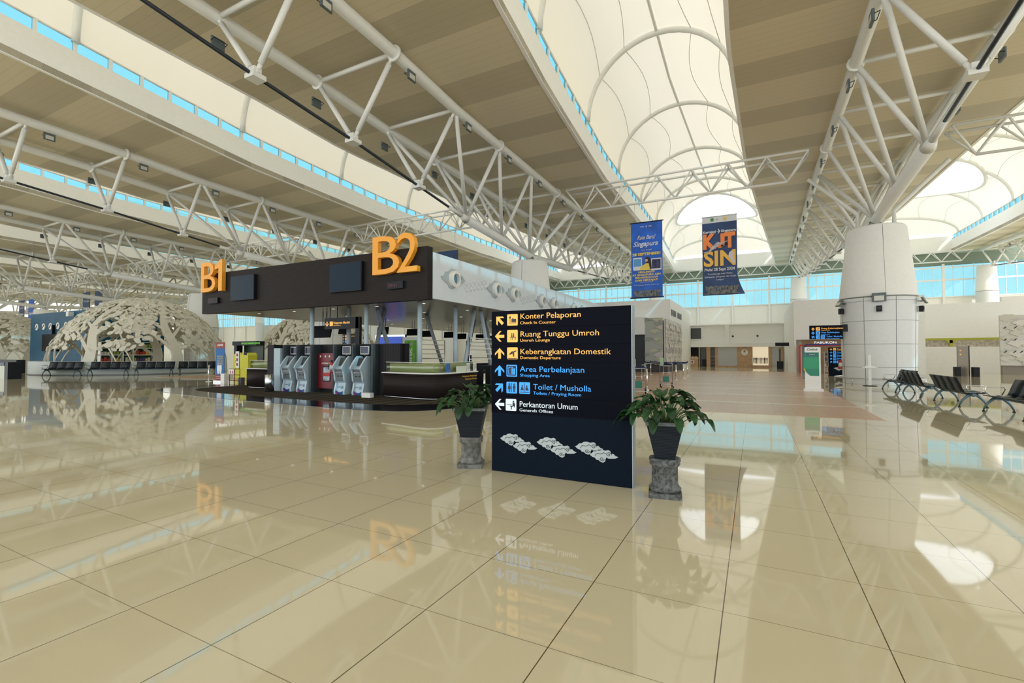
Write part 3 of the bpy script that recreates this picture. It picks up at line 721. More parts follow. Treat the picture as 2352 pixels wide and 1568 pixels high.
for x, l in ((-2.1, 'left'), (.35, 'right')):
    tag(MB().disc((x, YSH + .12, 3.45), .1, 14, 'y', .08).build('spotlight', dark), l + ' small round black spotlight on the lit white bulkhead', 'spotlight')
tag(MB().box(1.75, 3.3, 49.9, 50.1, 2.2, 2.52).build('hanging_sign', dark), 'plain dark bar-shaped hanging sign right of the far shops', 'sign')
tag(MB().box(2.2, 2.36, 54, 54.1, 0, 2.0).build('sign_post', mat('brown_slab', (.06, .05, .05), .4)), 'slim dark upright slab before the far grey door', 'sign')
tag(MB().box(2.0, 2.55, 53.3, 53.8, 0, .75, .03).build('litter_bin', dark), 'black litter bin at the foot of the slim slab before the far door', 'bin')

# right-hand rooms
YR = 43.8
struct(MB().box(2.85, 11, YR, 58, 2.62, 5.75).build('wall_right', white_p)); struct(MB().box(2.85, 3.0, YR, 58, 0, 2.62).build('wall_right', white_p))
struct(MB().box(6.9, 11, YR, YR + .2, 0, 2.62).build('wall_right', white_p))
struct(MB().box(11, 17.2, 50, 50.3, 2.75, 5.56).build('wall_right', white_p)); struct(MB().box(11, 17.6, 49.6, 50.1, 0, 2.05).build('wall_right', white_p))
struct(MB().box(17.2, 30, 50, 50.3, 0, 5.95).build('wall_right', white_p)); struct(MB().box(11, 17.6, 50.6, 50.8, 2.0, 2.8).build('wall_right', mat('pale_brick', (.62, .55, .47), .8, var=.3, scale=5)))
green_m = mat('olive_green_beam', (.42, .42, .04), .5)
m = MB(); m.box(11, 17.3, 49.95, 50.2, 2.6, 2.76); m.box(14.05, 14.25, 49.95, 50.2, 2.05, 2.6); m.prism([(13.75, 2.6), (14.55, 2.6), (14.3, 2.35), (14.0, 2.35)], 49.95, 50.2, 'y'); struct(m.build('trim_91', green_m))
t = thing('shop_front', 'book shop front framed in red, light blue and navy arches behind the white kiosk', 'shop front', (0, YR, 0))
def frame(x0, x1, h, w, y, mm, nm):
    m = MB(); m.box(x0, x0 + w, y, y + .3, 0, h - .12); m.box(x0 + .12, x1, y, y + .3, h - w, h); m.prism([(x0, h - .12), (x0 + w, h - .12), (x0 + .12, h - w), (x0 + .12, h)], y, y + .3, 'y'); return m.build(nm, mm, t)
frame(3.12, 7.0, 2.22, .13, -.5, mat('red_frame', (.55, .05, .02), .4), 'red_arch'); frame(3.4, 7.0, 2.16, .09, -.3, mat('light_blue_frame', (.25, .55, .75), .4), 'light_blue_arch')
frame(3.5, 7.0, 2.26, .1, -.6, mat('navy_frame', (.01, .03, .22), .4), 'navy_arch')
MB().box(3.5, 6.9, 1.5, 1.6, 0, 2.6).build('back_wall', oak, t)
text('lettering', 'PABUKON', t, mat('lit_letter_white', (.80, .82, .95), .4, emit=.6), 4.15, -.62, 2.28, .17, width=1.4, ext=.04)
sh = mat('shelf_white', (.62, .6, .56), .5)
m = MB()
for z in (.1, .5, .9, 1.3): m.box(4.9, 5.8, .3, .6, z, z + .03)
m.box(4.88, 4.92, .3, .6, 0, 1.6); m.build('book_shelf', sh, t)
rnd = random.Random(11)
for r_, z in enumerate((.13, .53, .93, 1.33)):
    for i in range(9):
        c = [(.6, .58, .55), (.35, .05, .05), (.08, .1, .15), (.55, .5, .4)][rnd.randrange(4)]
        tag(MB().box(4.96 + i * .09, 5.03 + i * .09, YR + .34, YR + .5, z, z + rnd.uniform(.2, .28)).build('book', mat('book_%d' % (int(c[0] * 100)), c, .6)), 'small book standing on the book shop shelf seen past the white kiosk', 'book', 'books on the book shop shelf')
tag(MB().box(3.65, 4.05, YR - .9, YR - .85, 0, 1.65).build('poster', mat('poster_white', (.62, .62, .64), .5, var=.3, scale=14)), 'white price poster at the left of the book shop arch', 'poster')
# white check-in stand
t = thing('self_service_stand', 'white upright stand with a green screen panel on the wooden walkway', 'stand', (0, 22.2, 0))
MB().box(1.74, 2.42, -.12, .16, 0, .1, .01).build('foot', white_steel, t); MB().box(1.80, 2.34, -.05, .05, .1, 1.76).build('board', white_steel, t)
grn = stripe_mat('green_poster', (.01, .22, .13), (.02, .30, .14), 'Z', .9, .5, rough=.3)
MB().prism([(1.765, 1.55), (2.28, 1.55), (2.28, .62), (1.98, .62), (1.765, .84)], -.06, -.05, 'y').build('green_panel', grn, t)
MB().prism([(1.765, .95), (1.765, .84), (1.86, .76)], -.065, -.06, 'y').build('yellow_swoosh', mat('swoosh_yellow', (.6, .6, .05), .4), t)
MB().box(1.765, 2.22, -.068, -.06, 1.4, 1.52).build('banner_strip', mat('dark_teal', (.02, .12, .12), .4), t)
text('small_lettering', 'CHECK IN', t, white_steel, 1.95, -.07, 1.45, .03, bold=.01); text('small_lettering', '«', t, white_steel, 1.8, -.07, 1.435, .05)
text('lettering', 'Citilink', t, mat('dark_green_ink', (.01, .09, .05), .4), 1.86, -.052, 1.63, .075, width=.38, shear=.3, bold=.02)
# hanging sign bracketed to the column, and the tall directory
def lines(t, y, x, z, dz, h, rows, k=1.):
    for i, (ar, ic, s1, w1, s2, w2, mm) in enumerate(rows):
        zc = z - i * dz; m = MB(); arrow(m, x, zc, .17 * k, ar, y); m.build('arrow', mm, t); m = MB(); g = MB()
        for j in range(ic):
            rsq(m, x + (.14 + .24 * j) * k, x + (.34 + .24 * j) * k, zc - .1 * k, zc + .1 * k, y, .015)
            glyph(g, ('plane', 'kiosk', 'desk', 'toilet', 'pray')[(i + j) % 5], x + (.14 + .24 * j) * k, x + (.34 + .24 * j) * k, zc - .1 * k, zc + .1 * k, y - .004)
        m.build('pictogram', mm, t); g.build('pictogram_drawing', ink, t); tx = x + (.40 + .24 * (ic - 1)) * k
        text('lettering', s1, t, mm, tx, y, zc - .01 * k, h, width=w1, bold=.015); text('small_lettering', s2, t, mm, tx, y, zc - .095 * k, h * .45, width=w2, bold=.015)
t = thing('hanging_sign', 'black hanging wayfinding board bracketed off the left side of the big column', 'sign', (0, 29, 0))
MB().box(2.58, 4.02, -.06, .06, 2.25, 2.96).build('panel', black_gloss, t); m = MB(); m.box(4.0, 4.1, -.04, .04, 2.65, 2.97); m.box(4.02, 4.25, -.06, .06, 2.62, 2.99); m.build('bracket', dark, t)
lines(t, -.062, 2.74, 2.78, .21, .075, [(0, 1, 'Ruang Keberangkatan', .93, 'Departure Hall', .36, sign_o), (0, 1, 'Area Perbelanjaan', .78, 'Shopping Area', .36, sign_b), (-PI / 4, 2, 'Toilet / Musholla', .68, 'Toilets / Praying Room', .56, sign_b)], .9)
t = thing('directory_sign', 'tall black directory sign standing at the left foot of the big column', 'sign', (0, 38, 0))
MB().box(4.46, 5.75, 0, .14, 0, 1.92).build('panel', navy, t); MB().box(4.47, 5.74, -.01, 0, .85, 1.9).build('sign_face', black_gloss, t)
lines(t, -.012, 4.6, 1.79, .21, .075, [(0, 1, 'Ruang Keberangkatan', .9, 'Departure Hall', .35, sign_o), (0, 1, 'Area Perbelanjaan', .8, 'Shopping Area', .35, sign_b), (PI / 4, 1, 'Ruang Menyusui', .65, 'Nursery', .2, sign_b), (-PI / 4, 1, 'Ruang Ibu dan Bayi', .8, 'Mother Room', .3, sign_b), (-PI / 4, 2, 'Toilet / Musholla', .62, 'Toilets / Praying', .4, sign_b)], .85)
m = MB(); [m.prism(cloud_poly(a, b, .16), -.008, 0, 'y') for a, b in ((4.9, .52), (5.05, .44), (5.28, .5), (5.45, .42))]; m.build('cloud_ornament', cloud_m, t)
# slab sign with two bins
t = thing('directory_sign', 'tall bronze slab sign with two small arrows before the right-hand white wall', 'sign', (12.3, 42, 0)); MB().box(-.1, .46, 0, .12, 0, 2.0).build('panel', mat('bronze_slab', (.20, .17, .13), .3, .5), t); MB().box(.46, .52, 0, .13, 0, 2.02).build('edge', dark, t)
m = MB(); arrow(m, .06, 1.72, .11, PI / 2, -.002); arrow(m, .06, 1.45, .11, PI / 2, -.002); m.build('arrow', sign_o, t)
for x, y, l in ((12.05, 41.6, 'left'), (12.78, 41, 'right')):
    tag(MB().box(-.17, .17, -.17, .17, 0, .62, .02).build('litter_bin', dark, None, (x, y, 0)), 'black square litter bin at the %s foot of the bronze slab sign' % l, 'bin')
# sanitiser stand
t = thing('sanitiser_stand', 'slim white stand with a small tray before the big column', 'stand', (4.77, 27.1, 0))
MB().lathe([(.28, 0), (.28, .02), (.05, .03)], n=20).build('base', dark, t); MB().box(-.06, .06, -.03, .03, .03, 1.45).build('post', white_steel, t)
MB().box(-.3, .3, -.14, .1, .84, .87).build('tray', white_steel, t); MB().box(-.19, .19, -.1, .06, .87, .93).build('tissue_box', white_steel, t)

# cloud-relief screens
def relief(name, label, x0, x1, z0, z1, loc, rz, base, seed, cols, cw=.8, holes=True):
    t = thing(name, label, 'wall panel', loc, rz); rnd = random.Random(seed)
    MB().box(x0, x1, .02, .14, z0, z1).build('backing', base, t)
    for ci, c in enumerate(cols):
        m = MB(); m2 = MB(); r = 0; z = z0 + .15
        while z < z1:
            x = x0 + rnd.uniform(0, .6) + ci * .37
            while x < x1 + .1:
                if rnd.random() < 1. / len(cols) * 1.4:
                    s = rnd.uniform(.7, 1.25) * cw / 2; P = cloud_poly(x, z, s); P = [(min(max(a, x0 - .02), x1 + .02), b) for a, b in P if b < z1 + .12]
                    if len(P) > 4:
                        d = -.02 - .012 * ci - .004 * rnd.random(); m.prism(P, d, d + .025, 'y')
                x += cw * .8
            z += cw * .33
        m.build('cloud_relief', c, t)
    if holes:
        m = MB(); z = z0 + (z1 - z0) * .25
        while z < z1 - .3:
            x = x0 + .15
            while x < x1:
                m.prism([(x, z), (x + .07, z + .02), (x + .2, z + .16), (x + .12, z + .16)], -.075, -.07, 'y'); x += rnd.uniform(.3, .62)
            z += (z1 - z0) * .24
        m.build('slot', dark, t)
    return t
pm = mat('relief_white', (.60, .59, .55), .5)
relief('relief_screen', 'cream relief screen of layered clouds at the right edge behind the benches', 15.7, 20, .65, 4.25, (0, 46, 0), 0, pm, 2, [pm, mat('relief_cream', (.56, .54, .47), .5), mat('relief_pale', (.64, .62, .58), .5)], 1.1)
tag(MB().box(15.85, 20, 46.16, 46.5, 0, .65).build('plinth', mat('taupe_plinth', (.25, .22, .18), .5)), 'taupe plinth under the relief screen at the right edge', 'plinth')
relief('relief_screen', 'grey-green batik cloud mural panel left of the far walkway', -7.9, -6.5, .65, 4.4, (0, 39, 0), 0, mat('batik_base', (.44, .47, .43), .6), 4,
       [mat('batik_grey', (.32, .35, .32), .6), mat('batik_sage', (.46, .49, .40), .6), mat('batik_olive', (.55, .56, .40), .6), mat('batik_mauve', (.60, .55, .56), .6), mat('batik_pale', (.55, .60, .62), .6)], .95, False)
relief('relief_screen', 'white slotted relief screen receding beside the far walkway', 0.1, 9.2, .8, 4.3, (-6.28, 39, 0), PI / 2, pm, 6, [pm, mat('relief_pale', (.64, .62, .58), .5)], 1.2)
struct(MB().box(-7.9, -6.2, 39.15, 48.3, 0, .58).build('wall_left', mat('charcoal_plinth', (.05, .05, .055), .5)))
struct(MB().box(-20, -6.52, 43, 58, 0, 6.3).build('wall_left', white_p)); struct(MB().box(-12, -7.9, 39.0, 43, 3.07, 4.5).build('wall_left', white_p)); struct(MB().box(-12, -7.9, 39.6, 43, 0, 3.07).build('wall_left', mat('charcoal_wall', (.04, .045, .055), .4)))
struct(MB().box(-7.9, -6.52, 39.2, 43, .75, 4.2).build('wall_left', pm))
t = thing('vent_grille', 'row of dark vertical vent slots high on the white box room', 'vent', (-6.49, 0, 0))
for i in range(9):
    if i != 4: MB().box(0, .03, 43.6 + i * .75, 43.9 + i * .75, 4.9, 5.45).build('slot', joint_m, t)

# ------------------------------------------------------------------ crowd barriers and trolleys
blue_belt = mat('navy_belt', (.01, .03, .12), .6)
def stanchion(loc, label):
    t = thing('queue_post', label, 'queue post', loc, group='queue barrier posts')
    MB().lathe([(.17, 0), (.17, .012), (.06, .035), (.035, .05)], n=20).build('base', chrome, t); MB().tube((0, 0, .04), (0, 0, .93), .032, n=12).build('post', chrome, t)
    MB().lathe([(.036, .90), (.036, .99), (.03, 1.0)], n=12).build('cap', dark, t); return t
sp = [(-3.9, 19.6), (-3.94, 27.9), (-3.82, 30.1), (-3.95, 33.1), (-6.7, 33.0), (-6.64, 34.7), (-5.6, 19.3)]
sl = ['nearest chrome queue post right of the wayfinding sign', 'chrome queue post second along the walkway edge', 'chrome queue post third along the walkway edge', 'farthest chrome queue post on the walkway edge',
      'chrome queue post before the mural panel, front one', 'chrome queue post before the mural panel, rear one', 'chrome queue post hidden behind the wayfinding sign edge']
for p, l in zip(sp, sl): stanchion((*p, 0), l)
for i, (a, b) in enumerate(((1, 2), (2, 3), (4, 1), (5, 3), (0, 6))):
    A, B_ = sp[a], sp[b]; m = MB(); n_ = 6; vs = []
    for k in range(n_ + 1):
        f = k / n_; x = A[0] + (B_[0] - A[0]) * f; y = A[1] + (B_[1] - A[1]) * f; z = .93 - .05 * math.sin(PI * f); vs += [(x, y, z - .03), (x, y, z + .03), (x + .006, y + .006, z - .03), (x + .006, y + .006, z + .03)]
    m.add(vs, [(4 * k, 4 * k + 1, 4 * k + 5, 4 * k + 4) for k in range(n_)] + [(4 * k + 2, 4 * k + 6, 4 * k + 7, 4 * k + 3) for k in range(n_)])
    tag(m.build('barrier_belt', blue_belt), ['navy belt between the second and third posts of the walkway edge', 'navy belt between the last two posts of the walkway edge', 'navy belt from the mural panel post to the walkway edge', 'navy belt behind the others before the mural panel', 'navy belt leaving the nearest post toward the sign'][i], 'barrier belt')
def trolley(loc, rz, label):
    t = thing('luggage_trolley', label, 'trolley', loc, rz, 'luggage trolleys')
    m = MB()
    for s in (-1, 1):
        m.path([(s * .27, 0, .18), (s * .27, 0, 1.0), (s * .24, -.06, 1.08), (s * .1, -.1, 1.08)], .016, 6); m.path([(s * .12, 0, .2), (s * .12, 0, .95)], .01, 5)
        m.path([(s * .27, 0, .2), (s * .25, -.6, .14), (s * .25, -.62, .05)], .014, 6)
    for z in (.45, .66, .95): m.tube((-.27, 0, z), (.27, 0, z), .011, n=6)
    m.tube((-.25, -.6, .14), (.25, -.6, .14), .012, n=6); m.tube((-.27, 0, .2), (.27, 0, .2), .014, n=6); m.build('frame', steel, t)
    MB().box(-.14, .12, -.04, .02, .22, .48).build('green_panel', mat('teal_green', (.0, .13, .09), .4), t)
    MB().box(-.26, -.1, -.03, -.01, 1.0, 1.3).build('advert_board', mat('green_advert', (.25, .42, .22), .4), t)
    for x, y, r in ((-.25, 0, .09), (.25, 0, .09), (-.25, -.62, .04), (.25, -.62, .04)):
        MB().tube((x - .02, y, r), (x + .02, y, r), r, n=14).build('wheel', dark, t)
trolley((-3.55, 22.1, 0), .25, 'luggage trolley with a green panel standing among the queue posts'); trolley((-3.85, 17.8, 0), .3, 'luggage trolley half hidden behind the right edge of the wayfinding sign')

# ------------------------------------------------------------------ hanging banners
def drape(m, x0, x1, z0, z1, flare=0, nz=24, nx=16, amp=.03, f=3.):
    vs = []
    for j in range(nz + 1):
        v = j / nz; z = z1 + (z0 - z1) * v; fl = flare * max(0, v - .7) ** 1.6 * 6
        for i in range(nx + 1):
            u = i / nx; vs.append((x0 + (x1 - x0 + fl) * u, amp * math.sin(f * PI * u + 2 * v) * (.2 + v), z))
    n = len(vs); vs += [(a, b + .012, c) for a, b, c in vs]
    fs = [(j * (nx + 1) + i, (j + 1) * (nx + 1) + i, (j + 1) * (nx + 1) + i + 1, j * (nx + 1) + i + 1) for j in range(nz) for i in range(nx)]
    fs += [tuple(k + n for k in f_[::-1]) for f_ in fs]; m.add(vs, fs, True)
bw = mat('banner_white', (.66, .68, .70), .6); by = mat('banner_yellow', (.75, .58, .10), .6); bo = mat('banner_orange', (.85, .25, .06), .6); bl = mat('banner_blue', (.0, .10, .55), .45, var=.25, scale=1.2); bn = mat('banner_navy', (.004, .035, .13), .45, var=.35, scale=1.2)
def terminal(t, x0, x1, z0, h, y):
    m = MB(); n = 6; w = (x1 - x0) / n
    for i in range(n):
        a = x0 + i * w; m.prism([(a, z0 + h), (a + w * .5, z0 + h * .88), (a + w, z0 + h), (a + w * .88, z0 + h * .45), (a + w * .12, z0 + h * .45)], y - .01, y, 'y')
    m.box(x0 + w * .4, x1 - w * .4, y - .012, y, z0 + h * .1, z0 + h * .45); m.box(x0 - .05, x1 + .05, y - .012, y, z0, z0 + h * .12)
    m.build('terminal_picture', mat('picture_grey', (.13, .14, .14), .6, var=.6, scale=8), t)
YB = COLY
t = thing('hanging_banner', 'bright blue advertising banner hanging left of the navy one over the walkway', 'banner', (0, YB, 0)); m = MB(); drape(m, -6.83, -4.92, 5.0, 9.68, 0, amp=.02); m.build('cloth', bl, t)
m = MB(); m.tube((-6.9, 0, 9.7), (-4.85, 0, 9.7), .035, n=8); m.tube((-6.9, 0, 4.98), (-4.85, 0, 4.98), .035, n=8); m.build('rail', dark, t)
m = MB(); m.tube((-6.6, 0, 9.7), (-6.6, 0, 10.95), .008, n=4); m.tube((-5.2, 0, 9.7), (-5.2, 0, 10.95), .008, n=4); m.build('wire', steel, t)
yb = -.045
text('small_lettering', '2024  ✈  BIJB', t, bw, -5.9, yb, 9.38, .08, align='CENTER'); text('lettering', 'Rute Baru!', t, mat('banner_cream', (.75, .66, .5), .6), -5.9, yb, 8.62, .26, align='CENTER', shear=.35, width=1.1)
text('lettering', 'Singapura', t, bw, -5.95, yb, 8.2, .30, align='CENTER', shear=.35, width=1.5, bold=.015); text('small_lettering', 'Mulai Tanggal', t, bw, -5.88, yb, 7.92, .07, align='CENTER', width=.62)
text('lettering', '28 SEPTEMBER!', t, by, -5.88, yb, 7.62, .16, align='CENTER', width=1.7, bold=.04)
m = MB(); m.box(-6.7, -6.15, yb, yb + .01, 6.7, 7.5); m.box(-5.6, -4.98, yb, yb + .01, 6.65, 7.38); pp = m.build('photo_card', bw, t)
m = MB(); m.box(-6.66, -6.2, yb - .006, yb, 6.95, 7.42); m.build('sky_picture', mat('picture_sky', (.10, .32, .6), .6), pp); m = MB(); m.box(-5.55, -5.03, yb - .006, yb, 6.75, 7.32); m.build('night_picture', mat('picture_night', (.03, .03, .1), .6, var=.8, scale=9), pp)
m = MB(); m.prism([(-6.3, 6.7), (-6.2, 6.95), (-6.0, 7.05), (-5.85, 7.16), (-5.7, 7.1), (-5.62, 6.9), (-5.62, 6.68)], yb - .012, yb - .004, 'y'); m.build('yellow_sweater_picture', by, t)
m = MB(); m.prism([(-5.98, 7.4), (-5.86, 7.52), (-5.7, 7.48), (-5.6, 7.3), (-5.56, 6.75), (-5.66, 6.72), (-5.74, 7.1), (-5.9, 7.12)], yb - .014, yb - .006, 'y'); m.build('hair_picture', mat('picture_black', (.02, .012, .012), .6), t)
m = MB(); m.disc((-5.88, yb - .018, 7.29), .095, 14, 'y', .004); m.build('face_picture', mat('picture_skin', (.62, .38, .28), .6), t)
for i, s in enumerate(('HEALING???', 'KE SINGAPURA AJA!', 'BERANGKATNYA', 'DARI KERTAJATI')): text('lettering', s, t, by, -5.88, yb - .01, 6.52 - i * .17, .11, align='CENTER', width=(1.0, 1.7, 1.4, 1.4)[i], bold=.04)
text('small_lettering', 'TERIMA KASIH KERTAJATI', t, bw, -5.88, yb, 5.92, .05, align='CENTER', width=.8); text('small_lettering', 'Medan, Balikpapan, Denpasar, Kuala Lumpur', t, bw, -5.88, yb, 5.75, .05, align='CENTER', width=1.55)
terminal(t, -6.7, -5.02, 5.04, .42, yb)
t = thing('hanging_banner', 'navy advertising banner with big orange letters hanging over the walkway', 'banner', (0, YB, 0)); m = MB(); drape(m, -2.65, -.80, 4.9, 9.15, .45, amp=.03); m.build('cloth', bn, t)
m = MB(); drape(m, -2.65, -.80, 9.15, 9.5, 0, 4, amp=.004); m.build('top_band', bw, t)
m = MB(); m.tube((-2.68, 0, 9.52), (-.76, 0, 9.52), .03, n=8); m.build('rail', steel, t); m = MB(); m.tube((-2.35, 0, 9.5), (-2.35, 0, 10.95), .008, n=4); m.tube((-1.1, 0, 9.5), (-1.1, 0, 10.95), .008, n=4); m.build('wire', steel, t)
m = MB(); m.disc((-2.1, -.03, 9.33), .1, 16, 'y', .02); m.build('crest_logo', mat('crest_green', (.08, .25, .08), .6), t); m = MB(); m.disc((-1.42, -.03, 9.33), .1, 16, 'y', .02); m.build('round_logo', by, t); text('small_lettering', 'bijb', t, mat('ink_blue', (.05, .15, .3), .5), -1.9, -.02, 9.3, .06)
text('lettering', 'Kertajati', t, bw, -2.6, -.05, 8.55, .14, width=.68, bold=.03); text('lettering', 'Singapura', t, bw, -1.62, -.05, 8.55, .14, width=.78, bold=.03)
m = MB(); m.prism([(-1.86, 8.62), (-1.74, 8.62), (-1.8, 8.76), (-1.76, 8.76), (-1.68, 8.63), (-1.62, 8.62), (-1.68, 8.6), (-1.76, 8.48), (-1.8, 8.48), (-1.74, 8.6), (-1.86, 8.6)], -.055, -.045, 'y'); m.build('plane_icon', bw, t)
text('lettering', 'K', t, bo, -2.62, -.06, 7.66, .8, width=.72, bold=.06); text('lettering', 'T', t, bo, -1.44, -.06, 7.66, .8, width=.60, bold=.06)
m = MB(); m.prism([(-1.66, 8.46), (-1.44, 8.46), (-1.44, 7.85), (-1.48, 7.72), (-1.6, 7.64), (-1.76, 7.64), (-1.88, 7.72), (-1.90, 7.86), (-1.70, 7.86), (-1.66, 7.9)], -.075, -.05, 'y'); m.build('lettering', bo, t); text('lettering', 'SIN', t, mat('banner_amber', (.80, .47, .08), .6), -2.58, -.06, 6.62, .85, width=1.7, bold=.03)
m = MB(); m.prism([(-2.6, 7.42), (-2.3, 7.5), (-2.0, 7.85), (-1.85, 7.98), (-1.72, 7.98), (-1.70, 7.85), (-1.9, 7.65), (-2.2, 7.48), (-2.45, 7.38)], -.09, -.07, 'y'); m.prism([(-1.75, 7.8), (-1.3, 7.98), (-1.28, 8.02), (-1.7, 7.92)], -.09, -.075, 'y'); m.build('airliner_picture', mat('picture_plane', (.42, .43, .44), .5, var=.3), t)
m = MB(); m.tube((-1.62, -.1, 7.72), (-1.52, -.1, 7.76), .06, n=10); m.tube((-1.4, -.1, 7.84), (-1.3, -.1, 7.88), .055, n=10); m.build('engine_picture', ink, t)
m = MB(); m.prism([(-1.22, 7.3), (-1.1, 7.42), (-1.0, 7.38), (-.95, 6.9), (-.9, 6.7), (-1.06, 6.7), (-1.15, 6.95), (-1.25, 7.1)], -.09, -.07, 'y'); m.build('statue_picture', mat('picture_stone', (.6, .55, .55), .6), t)
text('lettering', 'Mulai 28 Sept 2024', t, bw, -1.73, -.06, 6.32, .17, align='CENTER', width=1.6, bold=.02)
for i, s in enumerate(('Tersedia juga rute Medan,', 'Balikpapan, Denpasar dan Kuala', 'Lumpur')): text('small_lettering', s, t, bw, -1.7, -.06, 6.1 - i * .17, .09, align='CENTER', width=(1.35, 1.65, .4)[i])
terminal(t, -2.5, -.72, 4.95, .5, -.05)
t = thing('hanging_banner', 'dark blue banner showing above the white side of the check-in canopy', 'banner', (0, COLY, 0)); MB().box(-21.5, -21.48, 0, .02, 9.4, 10.95).build('wire', steel, t); MB().box(-20.2, -20.18, 0, .02, 9.4, 10.95).build('wire', steel, t); MB().box(-21.8, -19.9, 0, .02, 5.5, 9.4).build('cloth', bn, t); text('small_lettering', 'Kertajati', t, bw, -21.0, -.01, 8.6, .15)
for x, c, l in ((-100.3, bn, 'tiny navy banner far left above the leaf domes, leftmost'), (-96.8, bl, 'tiny bright blue banner far left beside the leftmost one'), (-79.3, bn, 'tiny navy banner above the blue store wall'), (-76.0, bn, 'tiny navy banner with a pale top just right of the one above the blue store')):
    t = thing('hanging_banner', l, 'banner', (x, 29.7, 0)); MB().box(-1., 1., 0, .03, 5.4, 9.7).build('cloth', c, t); MB().box(-.8, -.77, 0, .03, 9.7, 10.95).build('wire', steel, t); MB().box(.77, .8, 0, .03, 9.7, 10.95).build('wire', steel, t); text('lettering', 'Kertajati', t, bw, 0, -.01, 8.4, .3, align='CENTER', width=1.5); text('lettering', 'Singapura', t, bw, 0, -.01, 7.4, .4, align='CENTER', width=1.6, bold=.03)

# ------------------------------------------------------------------ check-in island
cp = [(-20.65, 10.13), (-18.11, 9.71), (-16.25, 9.55), (-14.6, 9.45), (-12.07, 9.35), (-9.81, 9.3), (-8.66, 9.4), (-8.06, 9.6), (-7.48, 10.22), (-7.2, 11.2), (-7.1, 13), (-7.1, 38), (-21, 38), (-23.3, 13), (-23.0, 11.4), (-22.0, 10.5)]
ci = [(-20.5, 11.2), (-18.42, 10.85), (-16.51, 10.70), (-13.22, 10.5), (-11.12, 10.45), (-9.6, 10.6), (-8.8, 10.95), (-8.35, 11.58), (-8.2, 13), (-8.2, 37), (-20, 37), (-21.6, 13), (-21.3, 11.9)]
def rnd_poly(P, k=2):
    for _ in range(k):
        Q = []
        for i in range(len(P)):
            a, b = P[i], P[(i + 1) % len(P)]; Q += [(a[0] * .75 + b[0] * .25, a[1] * .75 + b[1] * .25), (a[0] * .25 + b[0] * .75, a[1] * .25 + b[1] * .75)]
        P = Q
    return P
struct(MB().prism(rnd_poly(cp), 0, .008).build('floor', mat('polished_black_granite', (.008, .010, .014), .08, coat=.2)))
struct(MB().prism(rnd_poly(ci), .002, .014).build('floor', stripe_mat('brown_striped_carpet', (.075, .062, .045), (.035, .030, .025), 'X', .55, .5, rough=.9, spec=.1)))
CX0, CX1, CY0, CY1, CZ0, CZ1 = -22.35, -9.6, 12.55, 38.0, 3.31, 4.93
t = thing('checkin_canopy', 'big flat canopy over the check-in island, dark wood front and white side', 'canopy', (0, 0, 0))
MB().box(CX0, CX1 - .02, CY0, CY0 + .28, CZ0 - .0, 5.09).build('front_fascia', darkwood, t)
MB().box(CX1 - .15, CX1, CY0 + .281, CY1, CZ0 + .05, CZ1).build('side_fascia', mat('canopy_white_panel', (.66, .72, .76), .35), t)
MB().box(CX0, CX0 + .15, CY0 + .281, CY1, CZ0 + .05, CZ1).build('side_fascia', mat('canopy_white_panel', (.66, .72, .76), .35), t)
MB().box(CX0 + .15, CX1 - .15, CY0 + .281, CY1, CZ0 + .06, CZ0 + .16).build('soffit', stripe_mat('slatted_wood_soffit', (.30, .235, .16), (.24, .185, .125), 'Y', .16, .5, rough=.28, spec=.6), t)
MB().box(CX0 + .15, CX1 - .15, CY0 + .281, CY1, CZ1 - .15, CZ1 - .1).build('roof_deck', joint_m, t)
dl = mat('downlight_glow', (1, .97, .9), .3, emit=1.5)
for i, x in enumerate((-20.4, -18, -15.6, -13.2, -10.9)):
    for j in range(7):
        y = 14 + j * 3.0
        o = MB().ring((0, 0, 0), .055, .1, 'y', .02, 16).build('downlight_ring', white_steel, t, (x, y, CZ0 + .05)); o.rotation_euler = (PI / 2, 0, 0)
        d_ = MB().lathe([(.06, 0), (.06, .012)], n=12).build('downlight', dl, o); d_.rotation_euler = (-PI / 2, 0, 0)
# white side ornaments
por = mat('porthole_blue_glass', (.10, .25, .36), .1, coat=.5)
pale2 = mat('ornament_grey', (.40, .47, .50), .5)
for k, y in enumerate((14.0, 17.13, 18.78, 21.94, 23.52, 26.7, 28.3, 31.5, 33.1)):
    m = MB(); m.prism([(y + a, 4.17 + b) for a, b in ((-.75, .0), (-.55, .08), (-.5, .2), (-.3, .24), (-.1, .38), (.2, .36), (.35, .22), (.6, .2), (.78, .04), (.6, -.08), (.4, -.12), (.2, -.2), (0, -.36), (-.25, -.33), (-.35, -.2), (-.6, -.12))], CX1, CX1 + .03, 'x')
    p = m.build('cloud_plate', pale2, t)
    m = MB(); m.ring((CX1 + .03, y, 4.17), .2, .3, 'x', .12, 28); m.ring((CX1 + .15, y, 4.17), .19, .24, 'x', .03, 28); m.build('porthole_ring', white_steel, p); MB().disc((CX1 + .03, y, 4.17), .2, 24, 'x', .03).build('porthole_glass', por, p)
    m = MB(); m.path([(CX1 + .035, y + .42 + .12 * (1 - i / 14) * math.cos(i * .8), 4.22 + .12 * (1 - i / 14) * math.sin(i * .8)) for i in range(13)], .008, 4); m.build('spiral_line', joint_m, p)
for y in (15.55, 20.36, 25.1, 29.9):
    m = MB()
    for q in range(6):
        yy = y - .75 + q * .28; zz = 4.0 + q * .06
        m.path([(CX1 + .002, yy + .13 * math.cos(a * .7) * (1 - a / 16), zz + .15 * math.sin(a * .7) * (1 - a / 16)) for a in range(10)], .008, 4)
        m.path([(CX1 + .004, yy, zz - .12), (CX1 + .004, yy + .12, zz - .2), (CX1 + .004, yy + .2, zz - .1)], .009, 4)
    m.build('embossed_cloud', mat('embossed_white', (.50, .56, .58), .4), t)
